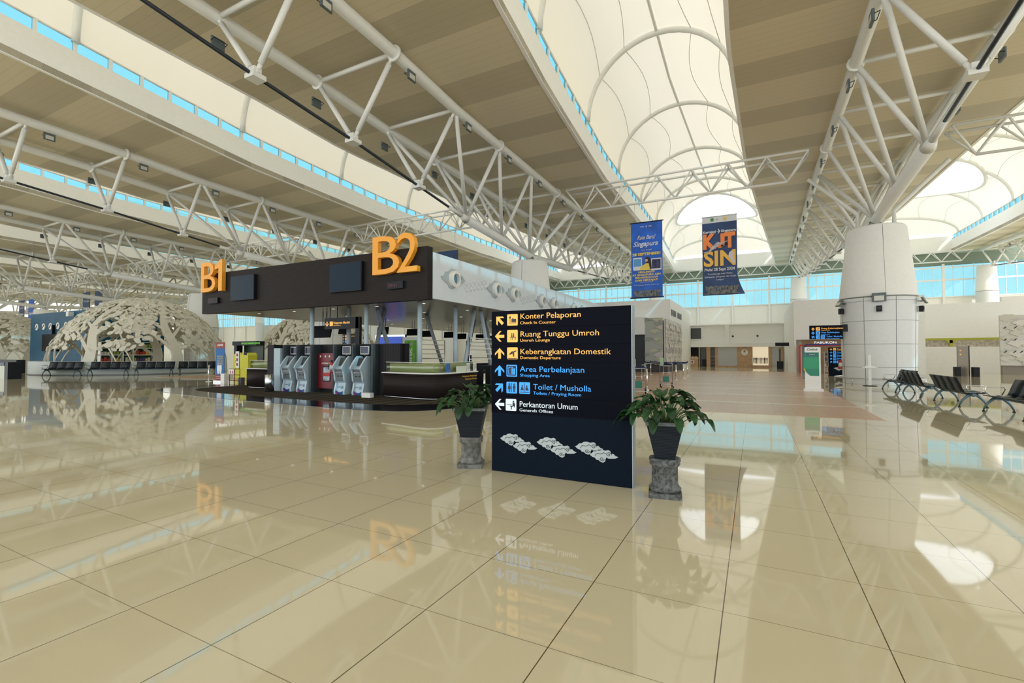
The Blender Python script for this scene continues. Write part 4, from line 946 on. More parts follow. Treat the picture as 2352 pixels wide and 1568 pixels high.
# lettering, screens and clocks on the canopy front
for body, x0, w, l in (('B2', -12.08, 2.16, 'big orange raised characters B2 on the right end of the canopy front'), ('B1', -22.33, 1.78, 'big orange raised characters B1 on the left end of the canopy front')):
    t2 = thing('raised_lettering', l, 'lettering', (0, 0, 0))
    wb = w * .56 if body == 'B2' else w * .60
    text('letter', 'B', t2, orange, x0, CY0 - .01, 4.25, 1.36, ext=.17, width=wb); 
    if body == 'B2': text('numeral', '2', t2, orange, x0 + wb + .02, CY0 - .01, 4.25, 1.36, ext=.17, width=w - wb - .08)
    else:
        m = MB(); m.prism([(-20.86, 4.25), (-20.60, 4.25), (-20.60, 5.62), (-20.80, 5.62), (-20.90, 5.46), (-21.14, 5.36), (-21.14, 5.20), (-20.86, 5.26)], CY0 - .18, CY0 - .01, 'y'); m.build('numeral', orange, t2)
scr = mat('dark_blue_screen', (.003, .018, .034), .15, spec=.1)
for x0, x1, l in ((-14.06, -12.45, 'flat screen on the canopy front left of B2'), (-20.06, -18.47, 'flat screen on the canopy front right of B1')):
    t2 = thing('flat_screen', 'dark ' + l, 'screen', (0, CY0, 0)); MB().box(x0, x1, -.13, -.001, 3.77, 4.82).build('casing', dark, t2); MB().box(x0 + .03, x1 - .03, -.136, -.13, 3.8, 4.79).build('display', scr, t2)
for x0, l in ((-11.3, 'small dark digital clock under B2'), (-21.75, 'small dark digital clock under B1')):
    t2 = thing('digital_clock', l, 'clock', (0, CY0, 0)); MB().box(x0, x0 + .72, -.1, -.001, 3.73, 3.98).build('casing', dark, t2); text('digits', '09:41', t2, mat('dim_red_digits', (.10, .008, .012), .4), x0 + .08, -.102, 3.78, .13)
# canopy columns
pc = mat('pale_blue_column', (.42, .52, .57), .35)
def ccol(x0, y0, x1, y1, l, m_=pc, r=.085):
    tag(MB().tube((x0, y0, .014), (x1, y1, CZ0 + .055), r, n=16).build('canopy_column', m_), l, 'column', 'slim columns under the canopy')
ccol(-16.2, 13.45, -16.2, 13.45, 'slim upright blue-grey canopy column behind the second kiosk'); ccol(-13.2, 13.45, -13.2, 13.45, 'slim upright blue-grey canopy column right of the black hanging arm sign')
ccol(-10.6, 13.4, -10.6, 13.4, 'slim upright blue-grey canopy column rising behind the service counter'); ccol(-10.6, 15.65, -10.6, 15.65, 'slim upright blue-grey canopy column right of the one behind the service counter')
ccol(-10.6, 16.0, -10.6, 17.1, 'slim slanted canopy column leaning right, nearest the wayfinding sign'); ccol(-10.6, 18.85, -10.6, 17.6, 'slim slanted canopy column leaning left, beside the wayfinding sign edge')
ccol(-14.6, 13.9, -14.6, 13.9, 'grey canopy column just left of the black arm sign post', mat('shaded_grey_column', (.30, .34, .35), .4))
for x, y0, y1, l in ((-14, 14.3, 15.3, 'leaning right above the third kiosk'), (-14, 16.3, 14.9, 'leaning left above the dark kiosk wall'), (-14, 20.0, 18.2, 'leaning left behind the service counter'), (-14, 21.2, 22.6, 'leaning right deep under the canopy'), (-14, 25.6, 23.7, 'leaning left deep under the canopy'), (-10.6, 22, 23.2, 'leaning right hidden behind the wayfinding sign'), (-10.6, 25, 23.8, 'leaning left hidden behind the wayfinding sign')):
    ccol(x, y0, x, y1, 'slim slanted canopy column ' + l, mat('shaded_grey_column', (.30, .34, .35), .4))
for n_, (x, y0, y1) in enumerate(((-10.45, 16.35, 18.6), (-13.85, 16.2, 19.6), (-13.85, 21.4, 25.2))):
    t2 = thing('louvre_screen', ['bright horizontal louvres between slanted columns beside the wayfinding sign', 'horizontal louvres between columns behind the service counter', 'horizontal louvres between columns deep under the canopy'][n_], 'louvre', (x, 0, 0))
    for k in range(5): MB().box(-.02, .02, y0 + .1, y1 - .1, 1.25 + k * .22, 1.29 + k * .22).build('slat', white_steel if n_ == 0 else steel, t2)
    for yy in (y0 + .1, y1 - .1): MB().tube((0, yy, .014), (0, yy, 2.2), .02, n=8).build('upright', steel, t2)

# kiosk wall
t = thing('kiosk_wall', 'dark laminate back wall with rounded fins behind the four check-in kiosks', 'wall unit', (0, 0, 0))
m = MB(); m.box(-17.9, -10.9, 13.0, 13.2, .014, 1.86); m.build('back_panel', darkpanel, t)
finm = mat('slate_fin', (.035, .048, .057), .3, spec=.35)
def fin(x, w, y0, mm=finm):
    P = [(x + w / 2, 13.0), (x - w / 2, 13.0), (x - w / 2, y0 + .12), (x - w / 2 + .03, y0 + .03), (x, y0), (x + w / 2 - .03, y0 + .03), (x + w / 2, y0 + .12)]
    MB().prism(P, .014, 1.84).build('fin', mm, t)
for x, w in ((-16.80, .10), (-16.02, .12), (-15.22, .14), (-13.98, .14), (-13.02, .13), (-12.08, .16)): fin(x, w, 12.55)
MB().box(-17.73, -17.34, 12.55, 13.0, .014, 1.86).build('side_block', darkpanel, t); MB().box(-11.98, -11.0, 12.82, 13.0, .014, 1.86).build('side_block', darkpanel, t)
MB().box(-17.26, -16.88, 12.5, 13.0, .014, 1.72).build('pale_panel', mat('pale_blue_panel', (.40, .52, .58), .35), t)
# hydrant cabinet
t = thing('hydrant_cabinet', 'dark red fire hydrant cabinet between the second and third check-in kiosks', 'cabinet', (0, 12.98, 0))
MB().box(-15.12, -14.2, -.12, .0, .16, 1.52).build('door', mat('hydrant_red', (.16, .008, .014), .35), t)
text('lettering', 'HYDRANT', t, white_steel, -14.92, -.121, 1.1, .06, width=.46, bold=.02)
m = MB(); rsq(m, -14.86, -14.44, .42, 1.02, -.121, .05, .01); g_ = m.build('window_frame', dark, t); m = MB(); rsq(m, -14.82, -14.48, .46, .98, -.131, .04, .004); m.build('window_pane', mat('hydrant_glass', (.30, .40, .44), .15, var=.5), g_)
MB().box(-14.84, -14.46, -.139, -.134, .63, .77).build('red_notice', mat('notice_red', (.5, .04, .04), .5), g_)
for x in (-14.99, -14.72, -14.5): MB().box(x - .03, x + .03, -.13, -.12, 1.36, 1.43).build('indicator', white_steel, t)
t = thing('fire_extinguisher', 'red fire extinguisher hanging right of the hydrant cabinet', 'fire extinguisher', (-14.24, 12.74, .76)); extinguisher(t, .9)

# self check-in kiosks
kb = mat('kiosk_pale_blue', (.46, .58, .65), .3); kg = mat('kiosk_grey', (.075, .095, .10), .35)
def kiosk():
    t = thing('checkin_kiosk', 'x', 'kiosk', (0, 0, 0))
    prof = [(.0, .0), (-.01, .1), (.03, .28), (.06, .42), (.0, .52), (-.02, .7), (-.07, .86), (-.14, .95), (-.10, 1.03), (.03, 1.2), (.14, 1.33), (.22, 1.40), (.46, 1.40), (.46, 0)]
    for s in (-1, 1): MB().prism(prof, s * .235 - .035, s * .235 + .035, 'x').build('side_panel', kb, t)
    inner = [(.03, .02), (.06, .12), (.09, .28), (.10, .42), (.04, .5), (.03, .86), (-.06, .90), (.12, 1.02), (.24, 1.34), (.44, 1.34), (.44, .02)]
    MB().prism(inner, -.20, .20, 'x').build('body', kb, t)
    MB().box(-.19, .19, -.005, .045, .5, .875).build('card_panel', kg, t)
    m = MB(); m.add([(-.17, .105, 1.04), (.17, .105, 1.04), (.17, .225, 1.345), (-.17, .225, 1.345), (-.17, .15, 1.02), (.17, .15, 1.02), (.17, .27, 1.33), (-.17, .27, 1.33)], [(0, 1, 2, 3), (0, 4, 5, 1), (1, 5, 6, 2), (3, 2, 6, 7), (0, 3, 7, 4)]); sc_ = m.build('touch_screen', kg, t)
    m = MB(); m.add([(-.14, .112, 1.07), (.14, .112, 1.07), (.14, .212, 1.32), (-.14, .212, 1.32)], [(0, 1, 2, 3)]); o = m.build('display', mat('kiosk_display', (.03, .04, .045), .1), sc_); o.location = (0, -.006, 0)
    MB().box(-.19, .19, -.06, .12, .88, .93).build('document_shelf', kg, t)
    for x in (-.1, .06): MB().box(x, x + .09, -.012, -.005, .65, .69).build('card_slot', dark, t)
    text('small_lettering', 'CHECK-IN', t, white_steel, -.12, -.008, .79, .03, width=.22)
    MB().box(-.17, -.135, -.01, -.005, .785, .825).build('logo_square', white_steel, t)
    m = MB(); m.prism([(-.2, .0), (-.2, .14), (-.06, .08), (.06, .08), (.2, .14), (.2, .0)], .012, .03, 'y'); f = m.build('colour_foot', mat('foot_indigo', (.02, .03, .25), .3), t)
    m = MB(); m.prism([(-.2, .0), (-.2, .14), (-.12, .0)], .008, .012, 'y'); m.build('red_corner', mat('foot_red', (.45, .05, .03), .3), f)
    m = MB(); m.prism([(.2, .0), (.2, .14), (.1, .0)], .008, .012, 'y'); m.build('teal_corner', mat('foot_teal', (.0, .25, .25), .3), f)
    text('small_lettering', 'BANDARA', t, mat('logo_navy', (.02, .05, .15), .4), -.15, .055, .255, .03, width=.17)
    m = MB(); m.path([(.04, .055, .3), (.09, .05, .25), (.14, .05, .22)], .008, 4); m.path([(.14, .05, .32), (.08, .05, .25), (.05, .055, .2)], .008, 4); m.build('bird_logo', mat('logo_cyan', (.03, .3, .5), .4), t)
    MB().box(-.2, .2, .33, .37, 1.46, 1.76).build('monitor', white_steel, t); MB().box(-.18, .18, .325, .33, 1.49, 1.74).build('monitor_display', mat('monitor_navy', (.006, .012, .05), .15), t); MB().box(-.05, .05, .34, .38, 1.39, 1.47).build('monitor_neck', dark, t)
    return t
kl = ['leftmost of the four pale blue check-in kiosks, next to the steel bin', 'pale blue check-in kiosk just left of the hydrant cabinet', 'pale blue check-in kiosk just right of the red fire extinguisher', 'rightmost of the four pale blue check-in kiosks']
k0 = kiosk(); k0['group'] = 'self check-in kiosks'
for i, x in enumerate((-16.46, -15.62, -13.50, -12.60)):
    if i == 0: k0.location = (x, 12.48, .014); k0['label'] = kl[0]
    else: dup(k0, (x, 12.48 - .06 * (i > 1), .014), 0, kl[i])
t = thing('steel_bin', 'round brushed steel bin standing left of the kiosks', 'bin', (-16.98, 12.12, .014)); MB().lathe([(.17, 0), (.17, .66), (.15, .67), (.14, .62)], n=28).build('body', steel, t); MB().lathe([(.172, .02), (.172, .05)], n=28).build('base_band', dark, t)
tag(MB().box(-.2, .2, -.1, .1, 0, .16, .02).build('white_box', white_steel, None, (-11.70, 12.0, .014)), 'small white box on the carpet right of the last kiosk', 'box')

# counters
gl_c = glassy('greenish_counter_glass', (.80, .86, .70), .10)
def counter(label, P, h, glass_pts, text_on=None):
    t = thing('service_counter', label, 'counter', (0, 0, 0)); n = len(P)
    def wall(P, z0, z1, d, nm, mm):
        m = MB(); Q = []
        for i, p in enumerate(P):
            a = P[max(0, i - 1)]; b = P[min(n - 1, i + 1)]; tx, ty = b[0] - a[0], b[1] - a[1]; l = math.hypot(tx, ty) or 1; Q.append((p[0] - ty / l * d, p[1] + tx / l * d))
        vs = [(x, y, z) for z in (z0, z1) for x, y in P] + [(x, y, z) for z in (z0, z1) for x, y in Q]; fs = []
        for i in range(n - 1): fs += [(i, i + 1, n + i + 1, n + i), (2 * n + i, 3 * n + i, 3 * n + i + 1, 2 * n + i + 1), (n + i, n + i + 1, 3 * n + i + 1, 3 * n + i), (i, 2 * n + i, 2 * n + i + 1, i + 1)]
        fs += [(0, n, 3 * n, 2 * n), (n - 1, 3 * n - 1, 4 * n - 1, 2 * n - 1)]
        sm = [k % 4 < 2 for k in range(len(fs))]; m.add(vs, fs, sm); return m.build(nm, mm, t)
    wall(P, .09, h - .03, .42, 'front_panel', darkwood)
    off = lambda P, e: [(p[0] + (P[min(n - 1, i + 1)][1] - P[max(0, i - 1)][1]) * e / (math.dist(P[min(n - 1, i + 1)], P[max(0, i - 1)]) or 1), p[1] - (P[min(n - 1, i + 1)][0] - P[max(0, i - 1)][0]) * e / (math.dist(P[min(n - 1, i + 1)], P[max(0, i - 1)]) or 1)) for i, p in enumerate(P)]
    wall(off(P, -.06), .014, .09, .4, 'kick_plate', steel); wall(off(P, .06), h - .03, h + .01, .35, 'white_ledge', white_steel); wall(off(P, -.14), h + .01, h + .34, .012, 'glass_screen', gl_c); wall(off(P, -.30), h + .01, h + .30, .03, 'cream_upstand', mat('cream_upstand', (.52, .52, .38), .4)); wall(off(P, -.13), h + .335, h + .35, .03, 'glass_edge', white_steel)
    return t
def arc(P, k=2):
    for _ in range(k):
        Q = [P[0]]
        for a, b in zip(P, P[1:]): Q += [(a[0] * .75 + b[0] * .25, a[1] * .75 + b[1] * .25), (a[0] * .25 + b[0] * .75, a[1] * .25 + b[1] * .75)]
        P = Q + [P[-1]]
    return P
PC = arc([(-11.3, 12.3), (-10.6, 12.2), (-9.7, 12.05), (-9.0, 12.05), (-8.82, 12.6), (-8.86, 13.4), (-8.95, 14.6)])
t = counter('curved dark customer service counter with a glass screen right of the kiosks', PC, .87, None)
for s, z in (('Pelayanan Pelanggan', .70), ('Customer Service', .60)):
    text('lettering', s, t, mat('gold_letters', (.60, .33, .03), .4), -8.875, 14.48, z, .055, rz=PI / 2, align='RIGHT', width=.95 if s[0] == 'P' else .78, ext=.006, bold=.02)
counter('straight dark counter with a glass screen at the left end of the island', [(-19.8, 13.2), (-19.75, 13.0), (-19.55, 12.9), (-19.2, 12.88), (-17.95, 12.88)], .87, None)
for x, y, c, l in ((-9.02, 12.75, (.02, .12, .4), 'blue leaflet holder on the customer service counter'), (-9.0, 13.95, (.55, .6, .55), 'white and green notice standing on the customer service counter'), (-9.05, 14.45, (.6, .62, .6), 'white card at the far end of the customer service counter')):
    tag(MB().box(-.02, .02, -.09, .09, 0, .3).build('notice_card', mat('notice_%d' % int(y * 10), c, .4, var=.5, scale=12), None, (x + .1, y, .88)), l, 'notice')
tag(MB().box(-.015, .015, -.3, .3, 0, .2).build('notice_board', mat('notice_white_green', (.58, .64, .56), .4), None, (-8.93, 13.55, .88)), 'low white board with green print on the customer service counter', 'notice')
t = thing('advert_pillar', 'bright green advertising pillar with a vertical white word behind the service counter', 'advertisement', (-13.15, 16.0, 0))
MB().box(-.45, .42, 0, .12, .014, 2.22).build('board', white_steel, t); MB().box(-.32, .33, -.006, 0, .6, 2.08).build('green_face', stripe_mat('lime_green_face', (.12, .42, .04), (.22, .50, .03), 'X', .33, .5), t)
o = text('lettering', 'link', t, white_steel, .08, -.008, 1.02, .22, width=.75, shear=.2, bold=.03); o.rotation_euler = (PI / 2, -PI / 2, 0)
o = text('small_lettering', 'www.link.co.id', t, white_steel, .22, -.008, .8, .05, width=.7); o.rotation_euler = (PI / 2, -PI / 2, 0)
m = MB(); m.prism([(-.2, 1.9), (.1, 1.97), (.2, 1.93), (.1, 1.88), (-.2, 1.84)], -.012, -.006, 'y'); m.build('plane_picture', mat('picture_plane', (.42, .43, .44), .5), t)
t = thing('display_wall', 'large bright blue video wall glowing behind the kiosk wall', 'screen', (0, 24, 0)); MB().box(-22.75, -20.2, 0, .2, .014, 2.75).build('casing', steel, t); MB().box(-22.65, -20.3, -.01, 0, .3, 2.62).build('display', blue_scr, t); MB().disc((-21.2, -.02, 1.75), .35, 24, 'y', .01).build('red_disc', mat('screen_red', (.7, .05, .03), .4, emit=.4), t)
# hanging arm sign
t = thing('hanging_sign', 'black arm sign with amber self check-in lettering above the kiosks', 'sign', (0, 13.4, 0))
MB().box(-15.35, -13.5, -.06, .06, 2.48, 2.92).build('panel', dark, t); MB().box(-13.66, -13.45, -.06, .06, 1.8, 2.92).build('post', dark, t); m = MB(); m.tube((-15.1, 0, 2.92), (-15.1, 0, CZ0 + .06), .015, n=6); m.tube((-14.7, 0, 2.92), (-14.7, 0, CZ0 + .06), .015, n=6); m.build('hanger', dark, t)
m = MB(); arrow(m, -15.2, 2.68, .2, PI, -.062); rsq(m, -15.05, -14.87, 2.6, 2.78, -.062, .02); m.build('arrow_and_pictogram', sign_o, t); text('lettering', 'Pelaporan Mandiri', t, sign_o, -14.84, -.062, 2.68, .085, width=.88, bold=.02); text('small_lettering', 'Self Check-in', t, sign_o, -14.84, -.062, 2.6, .045, width=.4, bold=.01)
t = thing('hanging_sign', 'small black board with three lit rows seen between the columns over the kiosks', 'sign', (0, 20, 0)); MB().box(-21.5, -20.4, 0, .08, 2.08, 2.66).build('panel', dark, t); m = MB()
for z in (2.52, 2.36): rsq(m, -21.3, -21.14, z - .06, z + .06, 0, .01); arrow(m, -21.42, z, .11, 0, -.001)
m.build('pictogram', sign_o, t); m = MB(); rsq(m, -21.3, -21.14, 2.14, 2.26, 0, .01); arrow(m, -21.42, 2.2, .11, 0, -.001); m.build('blue_pictogram', sign_b, t); text('lettering', 'Keberangkatan', t, sign_o, -21.1, -.001, 2.5, .06, width=.6)
MB().tube((-20.9, .04, 2.66), (-20.9, .04, CZ0 + .06), .015, n=6).build('hanger', dark, t)
# hanging monitors above the check-in desks
hm = thing('hanging_monitor', 'large black hanging monitor left of the arm sign, tilted toward the hall', 'screen', (-16.94, 14.62, 0), 0, 'monitors hanging over the check-in desks')
m = MB(); m.add([(-.55, -.1, 2.22), (.55, -.1, 2.22), (.45, .1, 2.74), (-.65, .1, 2.74), (-.55, -.04, 2.20), (.55, -.04, 2.20), (.45, .16, 2.72), (-.65, .16, 2.72)], [(0, 1, 2, 3), (4, 7, 6, 5), (0, 4, 5, 1), (1, 5, 6, 2), (2, 6, 7, 3), (3, 7, 4, 0)]); m.build('display', dark, hm)
for x in (-.12, .12): MB().tube((x, .12, 2.7), (x, .12, CZ0 + .06), .018, n=6).build('hanger', dark, hm)
for (x, y), l in zip(((-17.21, 18.73), (-17.02, 20.86), (-17.59, 22.9), (-17.29, 24.84), (-18.08, 27.5), (-17.45, 28.97), (-18.0, 31.8), (-18.8, 17.6)),
                  ('black hanging monitor before the blue video wall', 'black hanging monitor just left of the column behind the service counter', 'black hanging monitor just right of the column behind the service counter', 'black hanging monitor left of the second upright column', 'black hanging monitor behind the slanted column pair', 'black hanging monitor between the slanted columns', 'black hanging monitor at the left edge of the wayfinding sign', 'black hanging monitor half hidden behind the column right of the arm sign')):
    dup(hm, (x, y, CZ0 * .28), 0, l).scale = (.68, .68, .72)
# check-in desks
dk = thing('checkin_desk', 'dark check-in desk under the canopy behind the green pillar', 'desk', (-12.5, 19.2, .014), PI / 2, 'dark check-in desks')
MB().box(-1.0, 1.0, -.35, .35, 0, .95).build('body', darkpanel, dk); MB().box(-1.05, 1.05, -.4, .4, .95, .99).build('desk_top', dark, dk); MB().box(.1, .65, -.03, .03, 1.05, 1.42).build('monitor', dark, dk); MB().box(.33, .42, -.03, .03, .99, 1.06).build('monitor_stand', dark, dk)
for y, l in ((21.8, 'dark check-in desk second along the row under the canopy'), (24.4, 'dark check-in desk third along the row under the canopy'), (27.0, 'dark check-in desk fourth along the row under the canopy')): dup(dk, (-12.5, y, .014), PI / 2, l)
tag(MB().box(-9.4, -8.8, 15.3, 17.6, .014, 1.05).build('dark_desk', dark), 'black desk block just right of the service counter behind the left plant', 'desk')
stanchion((-7.45, 12.6, 0), 'chrome queue post at the left edge of the wayfinding sign')

# things left of the island
t = thing('roll_up_banner', 'blue roll-up banner with red head and foot left of the island', 'banner', (-24.85, 14.9, 0)); MB().box(-.4, .4, -.12, .12, 0, .1, .02).build('base', steel, t)
MB().box(-.38, .38, -.01, .01, .38, 1.78).build('blue_sheet', mat('rollup_blue', (.0, .13, .42), .5), t); MB().box(-.38, .38, -.012, .012, .1, .38).build('red_foot', mat('rollup_red', (.28, .04, .03), .5), t); MB().box(-.38, .38, -.012, .012, 1.78, 2.1).build('red_head', mat('rollup_red', (.28, .04, .03), .5), t)
text('lettering', 'SUPER', t, white_steel, -.25, -.014, 1.9, .1, width=.5, shear=.3, bold=.03)
for i in range(5): text('small_lettering', ('RESERVASI', 'TIKET UMROH', 'HOTEL TOUR', 'PASPOR VISA', 'DOKUMEN')[i], t, by, 0, -.012, 1.34 - i * .1, .05, align='CENTER', width=.5, bold=.02)
for i in range(2): text('small_lettering', 'INFORMASI', t, white_steel, 0, -.014, .28 - i * .09, .04, align='CENTER', width=.6)
m = MB()
for x in (-.13, .07): m.disc((x, -.015, .98), .04, 10, 'y', .004); m.prism([(x - .09, .9), (x + .09, .9), (x + .1, .7), (x + .06, .45), (x - .06, .45), (x - .1, .7)], -.015, -.011, 'y')
m.build('two_figures_picture', white_steel, t)
t = thing('display_rack', 'dark red metal rack with product boards beside the roll-up banner', 'rack', (-23.6, 14.9, 0)); rd_ = mat('rack_red', (.16, .01, .02), .4); m = MB()
for x in (-.42, 0, .42): m.tube((x, 0, 0), (x, 0, .72), .018, n=6)
for z in (.12, .42, .72): m.tube((-.42, 0, z), (.42, 0, z), .018, n=6)
m.tube((.08, 0, .72), (.08, 0, 1.65), .015, n=6); m.tube((.36, 0, .72), (.36, 0, 1.65), .015, n=6); m.build('frame', rd_, t)
MB().box(.08, .36, -.02, .0, .78, 1.62).build('tall_board', white_steel, t); MB().box(-.4, -.04, -.03, -.01, .44, .7).build('small_board', white_steel, t); m = MB(); [m.box(.15, .29, -.026, -.02, z, z + .15) for z in (.88, 1.12, 1.36)]; m.box(-.32, -.26, -.036, -.03, .48, .62); m.box(-.16, -.1, -.036, -.03, .48, .62); m.build('suitcase_picture', mat('picture_red', (.3, .03, .04), .5), t)
tag(MB().box(-.12, .12, -.1, .1, 0, .28).build('grey_box', mat('grey_carton', (.10, .10, .11), .6), None, (-23.35, 15.1, 0)), 'grey carton on the floor behind the red display rack', 'box')
tag(MB().box(-.14, .16, -.1, .1, 0, .48).build('white_box', white_steel, None, (-24.15, 14.7, 0)), 'white upright box between the roll-up banner and the red rack', 'box')
stanchion((-26.0, 15.0, 0), 'chrome queue post left of the roll-up banner')
t = thing('wrapping_booth', 'dark green luggage wrapping booth behind the left counter', 'booth', (0, 19.5, 0)); dg = mat('booth_dark_green', (.008, .03, .012), .4)
MB().box(-31.2, -28.7, 0, .6, 2.05, 2.32).build('header', dark, t); MB().box(-31.0, -30.7, 0, .4, 0, 2.05).build('side_post', dark, t); MB().box(-30.7, -28.7, .5, .6, 0, 2.05).build('back_wall', dg, t); MB().box(-30.3, -29.7, 0, .3, 0, 1.1).build('green_panel', mat('booth_green', (.02, .2, .03), .4), t)
text('lettering', 'BAGGAGE WRAPPING SERVICE', t, mat('lit_green', (.15, .6, .05), .4, emit=.5), -30.2, -.01, 2.12, .12, width=1.9, bold=.01)
t = thing('wrapping_machine', 'bright yellow luggage wrapping machine before the dark green booth', 'machine', (-28.4, 18.6, 0)); ym = mat('machine_yellow', (.62, .62, .02), .4)
MB().prism([(-.72, 0), (.72, 0), (.72, 1.4), (.6, 1.56), (-.5, 1.56), (-.72, 1.4)], -.3, .3, 'y').build('body', ym, t); MB().box(.3, .6, -.31, -.2, 1.42, 1.6).build('control_panel', dark, t); MB().box(-.55, -.25, -.31, -.3, .9, 1.1).build('green_label', dg, t); MB().box(0, .09, -.31, -.3, 1.46, 1.52).build('red_button', red_m, t)

# ------------------------------------------------------------------ leaf domes
shell = mat('dome_ivory', (.68, .66, .56), .5); 
def dome(loc, R, seed, label, rz=0):
    t = thing('leaf_dome', label, 'dome', loc, rz); rnd = random.Random(seed)
    def sp(az, el, r=R): return Vector((r * math.cos(el) * math.cos(az), r * math.cos(el) * math.sin(az), r * math.sin(el)))
    def ribbon(m, pts, ws, th=.12):
        vs = []
        for i, (az, el) in enumerate(pts):
            p = sp(az, el); a = sp(*pts[max(0, i - 1)]); b = sp(*pts[min(len(pts) - 1, i + 1)]); d = (b - a).normalized(); n_ = p.normalized(); s_ = d.cross(n_).normalized() * ws[i]
            vs += [p - s_, p + s_, p + s_ - n_ * th, p - s_ - n_ * th]
        fs = []
        for i in range(len(pts) - 1):
            a = 4 * i; b = a + 4; fs += [(a, a + 1, b + 1, b), (a + 1, a + 2, b + 2, b + 1), (a + 2, a + 3, b + 3, b + 2), (a + 3, a, b, b + 3)]
        m.add(vs, fs)
    L_ = MB(); NT = 7
    def leafs(az, el, n_, spread, sz=.19):
        for _ in range(n_):
            a = az + rnd.gauss(0, spread) / max(.25, math.cos(el)); e = el + rnd.gauss(0, spread * .8)
            if e > 1.5 or e < .3: continue
            c = sp(a, e, R + rnd.uniform(-.03, .05)); n_v = (c.normalized() + Vector((rnd.gauss(0, .18), rnd.gauss(0, .18), rnd.gauss(0, .18)))).normalized(); u = n_v.orthogonal().normalized(); th = rnd.uniform(0, 6.28); w = n_v.cross(u); u, w = u * math.cos(th) + w * math.sin(th), w * math.cos(th) - u * math.sin(th)
            s = sz * rnd.uniform(.7, 1.25); P = [(-1.25, 0), (-.7, .5), (0, .72), (.7, .5), (1.1, 0), (.7, -.5), (0, -.72), (-.7, -.5)]
            fr = [c + u * (p * s) + w * (q * s) for p, q in P]; bk = [q - n_v * .05 for q in fr]
            L_.add(fr + bk, [tuple(range(8)), tuple(range(15, 7, -1))] + [(i, i + 8, (i + 1) % 8 + 8, (i + 1) % 8) for i in range(8)])
    for k in range(NT):
        az = 2 * PI * k / NT + .12; m = MB(); n_ = 12; top = 1.35
        pts = [(az + .05 * math.sin(i * .8 + k), top * i / n_) for i in range(n_ + 1)]; ws = [.46 - .36 * (i / n_) ** .7 for i in range(n_ + 1)]
        ribbon(m, pts, ws, .2); tr_ = m.build('trunk', shell, t); b_ = MB()
        for j, (e0, s, ln) in enumerate(((.22, 1, .42), (.30, -1, .46), (.46, 1, .42), (.55, -1, .40), (.72, 1, .42), (.85, -1, .42), (1.02, 1, .45), (1.12, -1, .4))):
            q = []; cl_ = math.cos(e0)
            for i in range(8):
                f = i / 7; q.append((az + s * ln * f / max(.35, math.cos(e0 + .22 * f)), e0 + .30 * math.sin(f * 2.0) * (1 if j % 3 else .7) - .04 * f * f))
            ribbon(b_, q, [.12 - .10 * i / 7 for i in range(8)], .1)
            for i in range(2, 8):
                leafs(q[i][0], q[i][1], 3, .075, .21)
                if i in (3, 5):
                    a0, e1 = q[i]; dn = -1 if (i + j) % 2 else 1; z = [(a0 + s * .05 * g, e1 + dn * .055 * g - .01 * g * g) for g in range(5)]
                    ribbon(b_, z, [.05, .045, .04, .03, .015], .08); [leafs(c_[0], c_[1], 2, .05, .2) for c_ in z[1:]]
        b_.build('branch', shell, tr_)
    for _ in range(230):
        e = math.asin(rnd.uniform(.55, .97)); leafs(rnd.uniform(0, 2 * PI), e, 1, .05, .2)
    o = L_.build('foliage', shell, t); o['kind'] = 'stuff'
    return t
d1 = dome((-45, 20.7, 0), 6.0, 21, 'large ivory leaf-pattern dome of cut-out trees left of the B1 sign')
d1.rotation_euler[2] = -.24
dome_lab = {'d2': 'ivory leaf-pattern dome at the far left edge beyond the blue store', 'd3': 'ivory leaf-pattern dome seen under the canopy behind the kiosks'}
dup(d1, (-74.5, 20.1, 0), .5, dome_lab['d2']); dup(d1, (-40.6, 34.8, 0), 1.1, dome_lab['d3'])
# planter ring round the first dome
pr = mat('pale_ring_wall', (.52, .58, .58), .4)
t = thing('ring_bench', 'low white curved wall around the foot of the large leaf dome', 'low wall', (-45, 20.7, 0)); m = MB(); n_ = 64; a0, a1 = -2.3, .2
vs = []
for i in range(n_ + 1):
    a = a0 + (a1 - a0) * i / n_; c, s_ = math.cos(a), math.sin(a); vs += [(6.7 * c, 6.7 * s_, 0), (6.7 * c, 6.7 * s_, .95), (6.35 * c, 6.35 * s_, .95), (6.35 * c, 6.35 * s_, 0)]
m.add(vs, [q for i in range(n_) for q in ((4 * i, 4 * i + 4, 4 * i + 5, 4 * i + 1), (4 * i + 1, 4 * i + 5, 4 * i + 6, 4 * i + 2), (4 * i + 2, 4 * i + 6, 4 * i + 7, 4 * i + 3))]); m.build('wall', pr, t)
m = MB(); m.path([(6.72 * math.cos(a0 + (a1 - a0) * i / n_), 6.72 * math.sin(a0 + (a1 - a0) * i / n_), .04) for i in range(n_ + 1)], .03, 4); m.build('skirting', joint_m, t)
# blue store
bwm = mat('teal_blue_wall', (.006, .085, .17), .4, var=.12, scale=.5, spec=.15)
struct(MB().box(-66.5, -52.7, 20.4, 20.7, 0, 5.55).build('wall_store', bwm)); struct(MB().box(-53.0, -52.7, 20.7, 26, 0, 5.55).build('wall_store', bwm))
struct(MB().box(-66.5, -53.0, 20.7, 26, 5.5, 5.6).build('ceiling', bwm))
for i, x in enumerate((-64.9, -63.3, -61.75, -60.1, -58.4, -56.7)):
    t = thing('round_sign', 'round white sign number %s from the left on the blue store wall' % ('one', 'two', 'three', 'four', 'five', 'six')[i], 'sign', (x, 20.4, 4.2), group='round signs on the blue store wall')
    MB().disc((0, -.06, 0), .33, 22, 'y', .06).build('disc', white_p, t); m = MB(); m.path([(-.15, -.07, -.15), (0, -.07, .02), (.16, -.07, .17)], .035, 5); m.build('mark', ink, t)
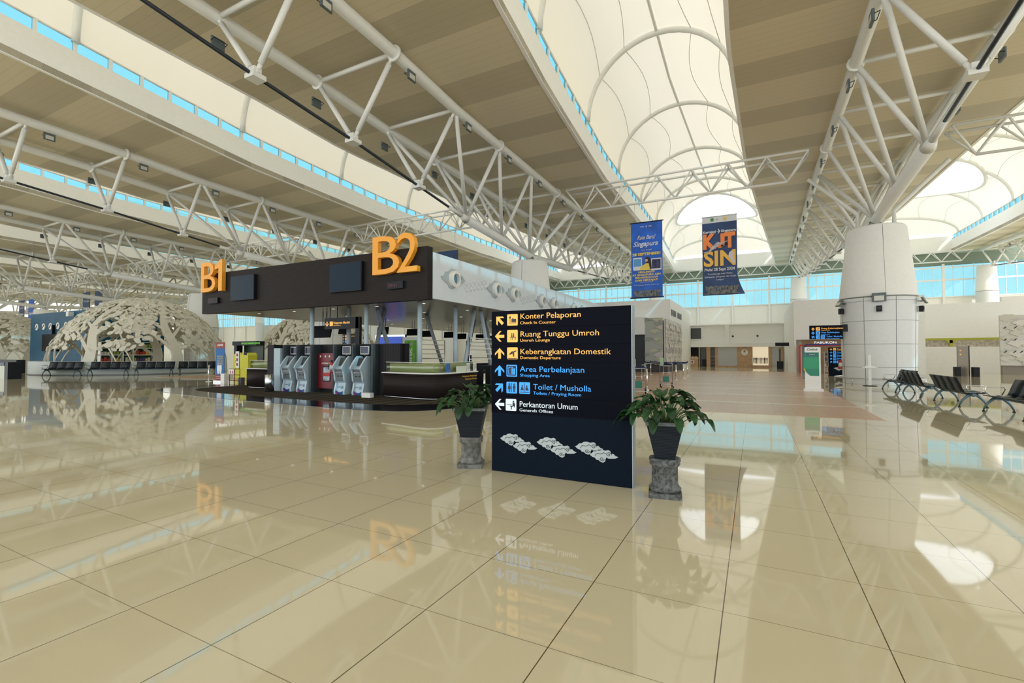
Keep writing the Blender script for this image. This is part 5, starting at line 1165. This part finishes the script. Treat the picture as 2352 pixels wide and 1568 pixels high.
t = thing('flat_screen', 'black flat screen hanging before the blue store wall', 'screen', (-60.9, 20.2, 0)); MB().box(-1.9, 1.4, -.1, .1, 1.75, 3.4).build('display', black_gloss, t); MB().box(-.1, .1, -.02, .198, 3.2, 4.3).build('arm', dark, t)
tag(MB().box(-57.4, -56.9, 20.0, 20.4, 5.0, 5.45).build('spotlight', white_steel), 'white box spotlight at the top right of the blue store wall', 'spotlight')
shf = thing('store_shelf', 'long white store shelving loaded with goods under the leaf dome', 'shelf', (-52.1, 20.5, 0), PI / 2); m = MB()
for z in (.12, .72, 1.35, 1.98, 2.55): m.box(0, 4.3, -.2, .28, z, z + .05)
m.build('shelf_board', white_steel, shf)
for x in (0, .85, 1.7, 2.5, 4.2): MB().box(x, x + .08, -.21, .3, 0, 2.6).build('upright', white_steel, shf)
MB().box(0, 4.3, .3, .34, 0, 2.6).build('back_panel', mat('shelf_green', (.01, .10, .05), .5), shf)
gcols = [((.45, .04, .03), 'red'), ((.65, .42, .05), 'amber'), ((.62, .58, .5), 'white'), ((.25, .35, .05), 'olive'), ((.10, .05, .18), 'purple'), ((.5, .35, .2), 'tan')]
rnd = random.Random(8)
for zi, z in enumerate((.77, 1.40, 2.03)):
    for i in range(18):
        x = .2 + i * .23
        if any(abs(x - u - .04) < .13 for u in (.85, 1.7, 2.5, 4.2)): continue
        c, nm = gcols[(i // 3 + zi * 2) % 6]
        tag(MB().box(-.1, .1, -.09, .09, 0, rnd.uniform(.25, .4), .03).build('package', mat('package_' + nm, c, .5, var=.25), None, (-52.05, 20.5 + x, z)), '%s package on the %s shelf of the store under the dome' % (nm, ('lower', 'middle', 'upper')[zi]), 'package', '%s packages on the %s store shelf' % (nm, ('lower', 'middle', 'upper')[zi]))
tag(MB().box(-58.5, -50.0, 14.6, 15.1, 0, 1.02).build('dark_counter', dark), 'long low black counter left of the bench row', 'counter')
t = thing('display_counter', 'pale counter with a scalloped blue arch frieze at the left edge', 'counter', (0, 0, 0)); MB().box(-46, -39.4, 11.0, 11.6, 0, .78).build('front', mat('pale_green_panel', (.55, .60, .48), .4), t); MB().box(-46, -39.4, 10.98, 11.62, .78, .98).build('frieze', mat('navy_frieze', (.01, .05, .14), .4), t); m = MB()
for i in range(14): m.path([(-39.6 - i * .3, 10.97, .78), (-39.6 - i * .3, 10.97, .88), (-39.7 - i * .3, 10.97, .95), (-39.8 - i * .3, 10.97, .88), (-39.8 - i * .3, 10.97, .78)], .012, 4)
m.build('arch_trim', white_steel, t); MB().box(-39.4, -38.9, 11.0, 11.6, 0, 1.0).build('dark_end', dark, t)

# ------------------------------------------------------------------ waiting benches
shellm = stripe_mat('perforated_black_shell', (.010, .016, .022), (.006, .010, .014), 'Z', .03, .5, rough=.4, spec=.3)
leg_b = mat('blue_grey_cast_leg', (.10, .17, .21), .35, .3)
def bench(label, loc, rz, ns=4, group='rows of linked waiting seats', hs=1.):
    t = thing('waiting_bench', label, 'bench', loc, rz, group); W_ = .58; L_ = ns * W_
    MB().box(-L_ / 2, L_ / 2, -.04, .04, .33, .39).build('beam', leg_b, t)
    prof = [(-.27, .43), (-.2, .415), (0, .40), (.14, .40), (.2, .43), (.24, .52), (.27, .62), (.32, .74), (.36, .84)]
    for i in range(ns):
        x0 = -L_ / 2 + i * W_ + .015; x1 = x0 + W_ - .03
        for nm, P in (('seat', prof[:5]), ('backrest', prof[4:])):
            m = MB(); vs = []
            for (y, z) in P: vs += [(x0, y, z), (x1, y, z), (x1, y + (.0 if nm == 'seat' else .022), z - (.025 if nm == 'seat' else .0)), (x0, y + (.0 if nm == 'seat' else .022), z - (.025 if nm == 'seat' else .0))]
            fs = [q for k in range(len(P) - 1) for q in ((4 * k, 4 * k + 1, 4 * k + 5, 4 * k + 4), (4 * k + 2, 4 * k + 3, 4 * k + 7, 4 * k + 6), (4 * k + 1, 4 * k + 2, 4 * k + 6, 4 * k + 5), (4 * k + 3, 4 * k, 4 * k + 4, 4 * k + 7))]
            m.add(vs, fs + [(0, 3, 2, 1), (4 * len(P) - 4, 4 * len(P) - 3, 4 * len(P) - 2, 4 * len(P) - 1)], [True] * len(fs) + [False, False]); m.build(nm, shellm, t)
    for s in (-1, 1):
        x = s * (L_ / 2 - .12)
        m = MB()
        for d in (-1, 1): m.path([(x, 0, .37), (x, d * .1, .33), (x, d * .22, .2), (x, d * .29, .05)], [.045, .04, .03, .022], 8)
        m.tube((x - .05, 0, .36), (x + .05, 0, .36), .065, n=14); lg = m.build('leg', leg_b, t)
        m = MB()
        for d in (-1, 1): m.lathe([(.035, 0), (.035, .015), (.012, .03), (.012, .06)], (x, d * .29, 0), 10)
        m.build('foot', dark, lg)
        xa = s * (L_ / 2 - .02); m = MB(); m.path([(xa, .1, .42), (xa, .17, .58), (xa, .14, .62), (xa, -.2, .62), (xa, -.25, .59), (xa, -.2, .46), (xa, -.12, .42)], .013, 6); m.build('armrest', chrome if s < 0 else leg_b, t)
    return t
bench('black linked seats farthest of the right-hand row, facing left beside the column', (5.15, 24.1, 0), -PI / 2)
bench('black linked seats second of the right-hand row, backs to the walkway', (5.32, 21.75, 0), PI / 2)
bench('black linked seats third of the right-hand row, largest set showing its backs', (5.42, 18.65, 0), PI / 2)
bench('black linked seats nearest of the right-hand row, cut by the right edge', (5.6, 15.55, 0), -PI / 2)
bench('black linked seats turned away behind the big column near the directory sign', (4.9, 33.0, 0), PI / 2, 3)
for p, q, l in (((-42.84, 13.74), (-40.4, 15.0), 'leftmost black linked seats of the curved row before the leaf dome'), ((-40.15, 15.12), (-38.3, 16.8), 'second set of black linked seats before the leaf dome'), ((-38.1, 16.9), (-36.3, 18.6), 'third set of black linked seats, centred before the leaf dome'), ((-36.5, 19.0), (-35.3, 20.8), 'rightmost black linked seats of the row before the leaf dome')):
    a = math.atan2(q[1] - p[1], q[0] - p[0]); b = bench(l, ((p[0] + q[0]) / 2, (p[1] + q[1]) / 2, 0), a); b.scale = (1, 1, 1.12)

# ------------------------------------------------------------------ floodlights on the trusses
fl = floodlight('x', 'floodlights on the roof trusses', .46)
n_fl = 0
near_lab = {5.6: 'the right-hand truss', -13.9: 'the truss above the B2 canopy', -33.4: 'the second truss from the canopy', -52.9: 'the truss above the leaf dome', 25.1: 'the truss at the right edge'}
for x0 in (5.6, -13.9, -33.4, -52.9, 25.1):
    for s in (-1, 1):
        for k in range(-5, 10):
            y = COLY + NODE * k + .75; z = interp(TOPZ, y) - .5; w = interp(TOPW, y)
            lab = 'small floodlight on the %s chord of %s' % ('left' if s < 0 else 'right', near_lab[x0])
            loc = (x0 + s * (w + .2), y, z) if s > 0 else (x0 - w - .22, y - .6, z - .22); rz = PI / 2 if s > 0 else -PI / 2
            if n_fl == 0: fl.location = loc; fl.rotation_euler = (0, 0, rz); fl['label'] = lab
            else: dup(fl, loc, rz, lab)
            n_fl += 1
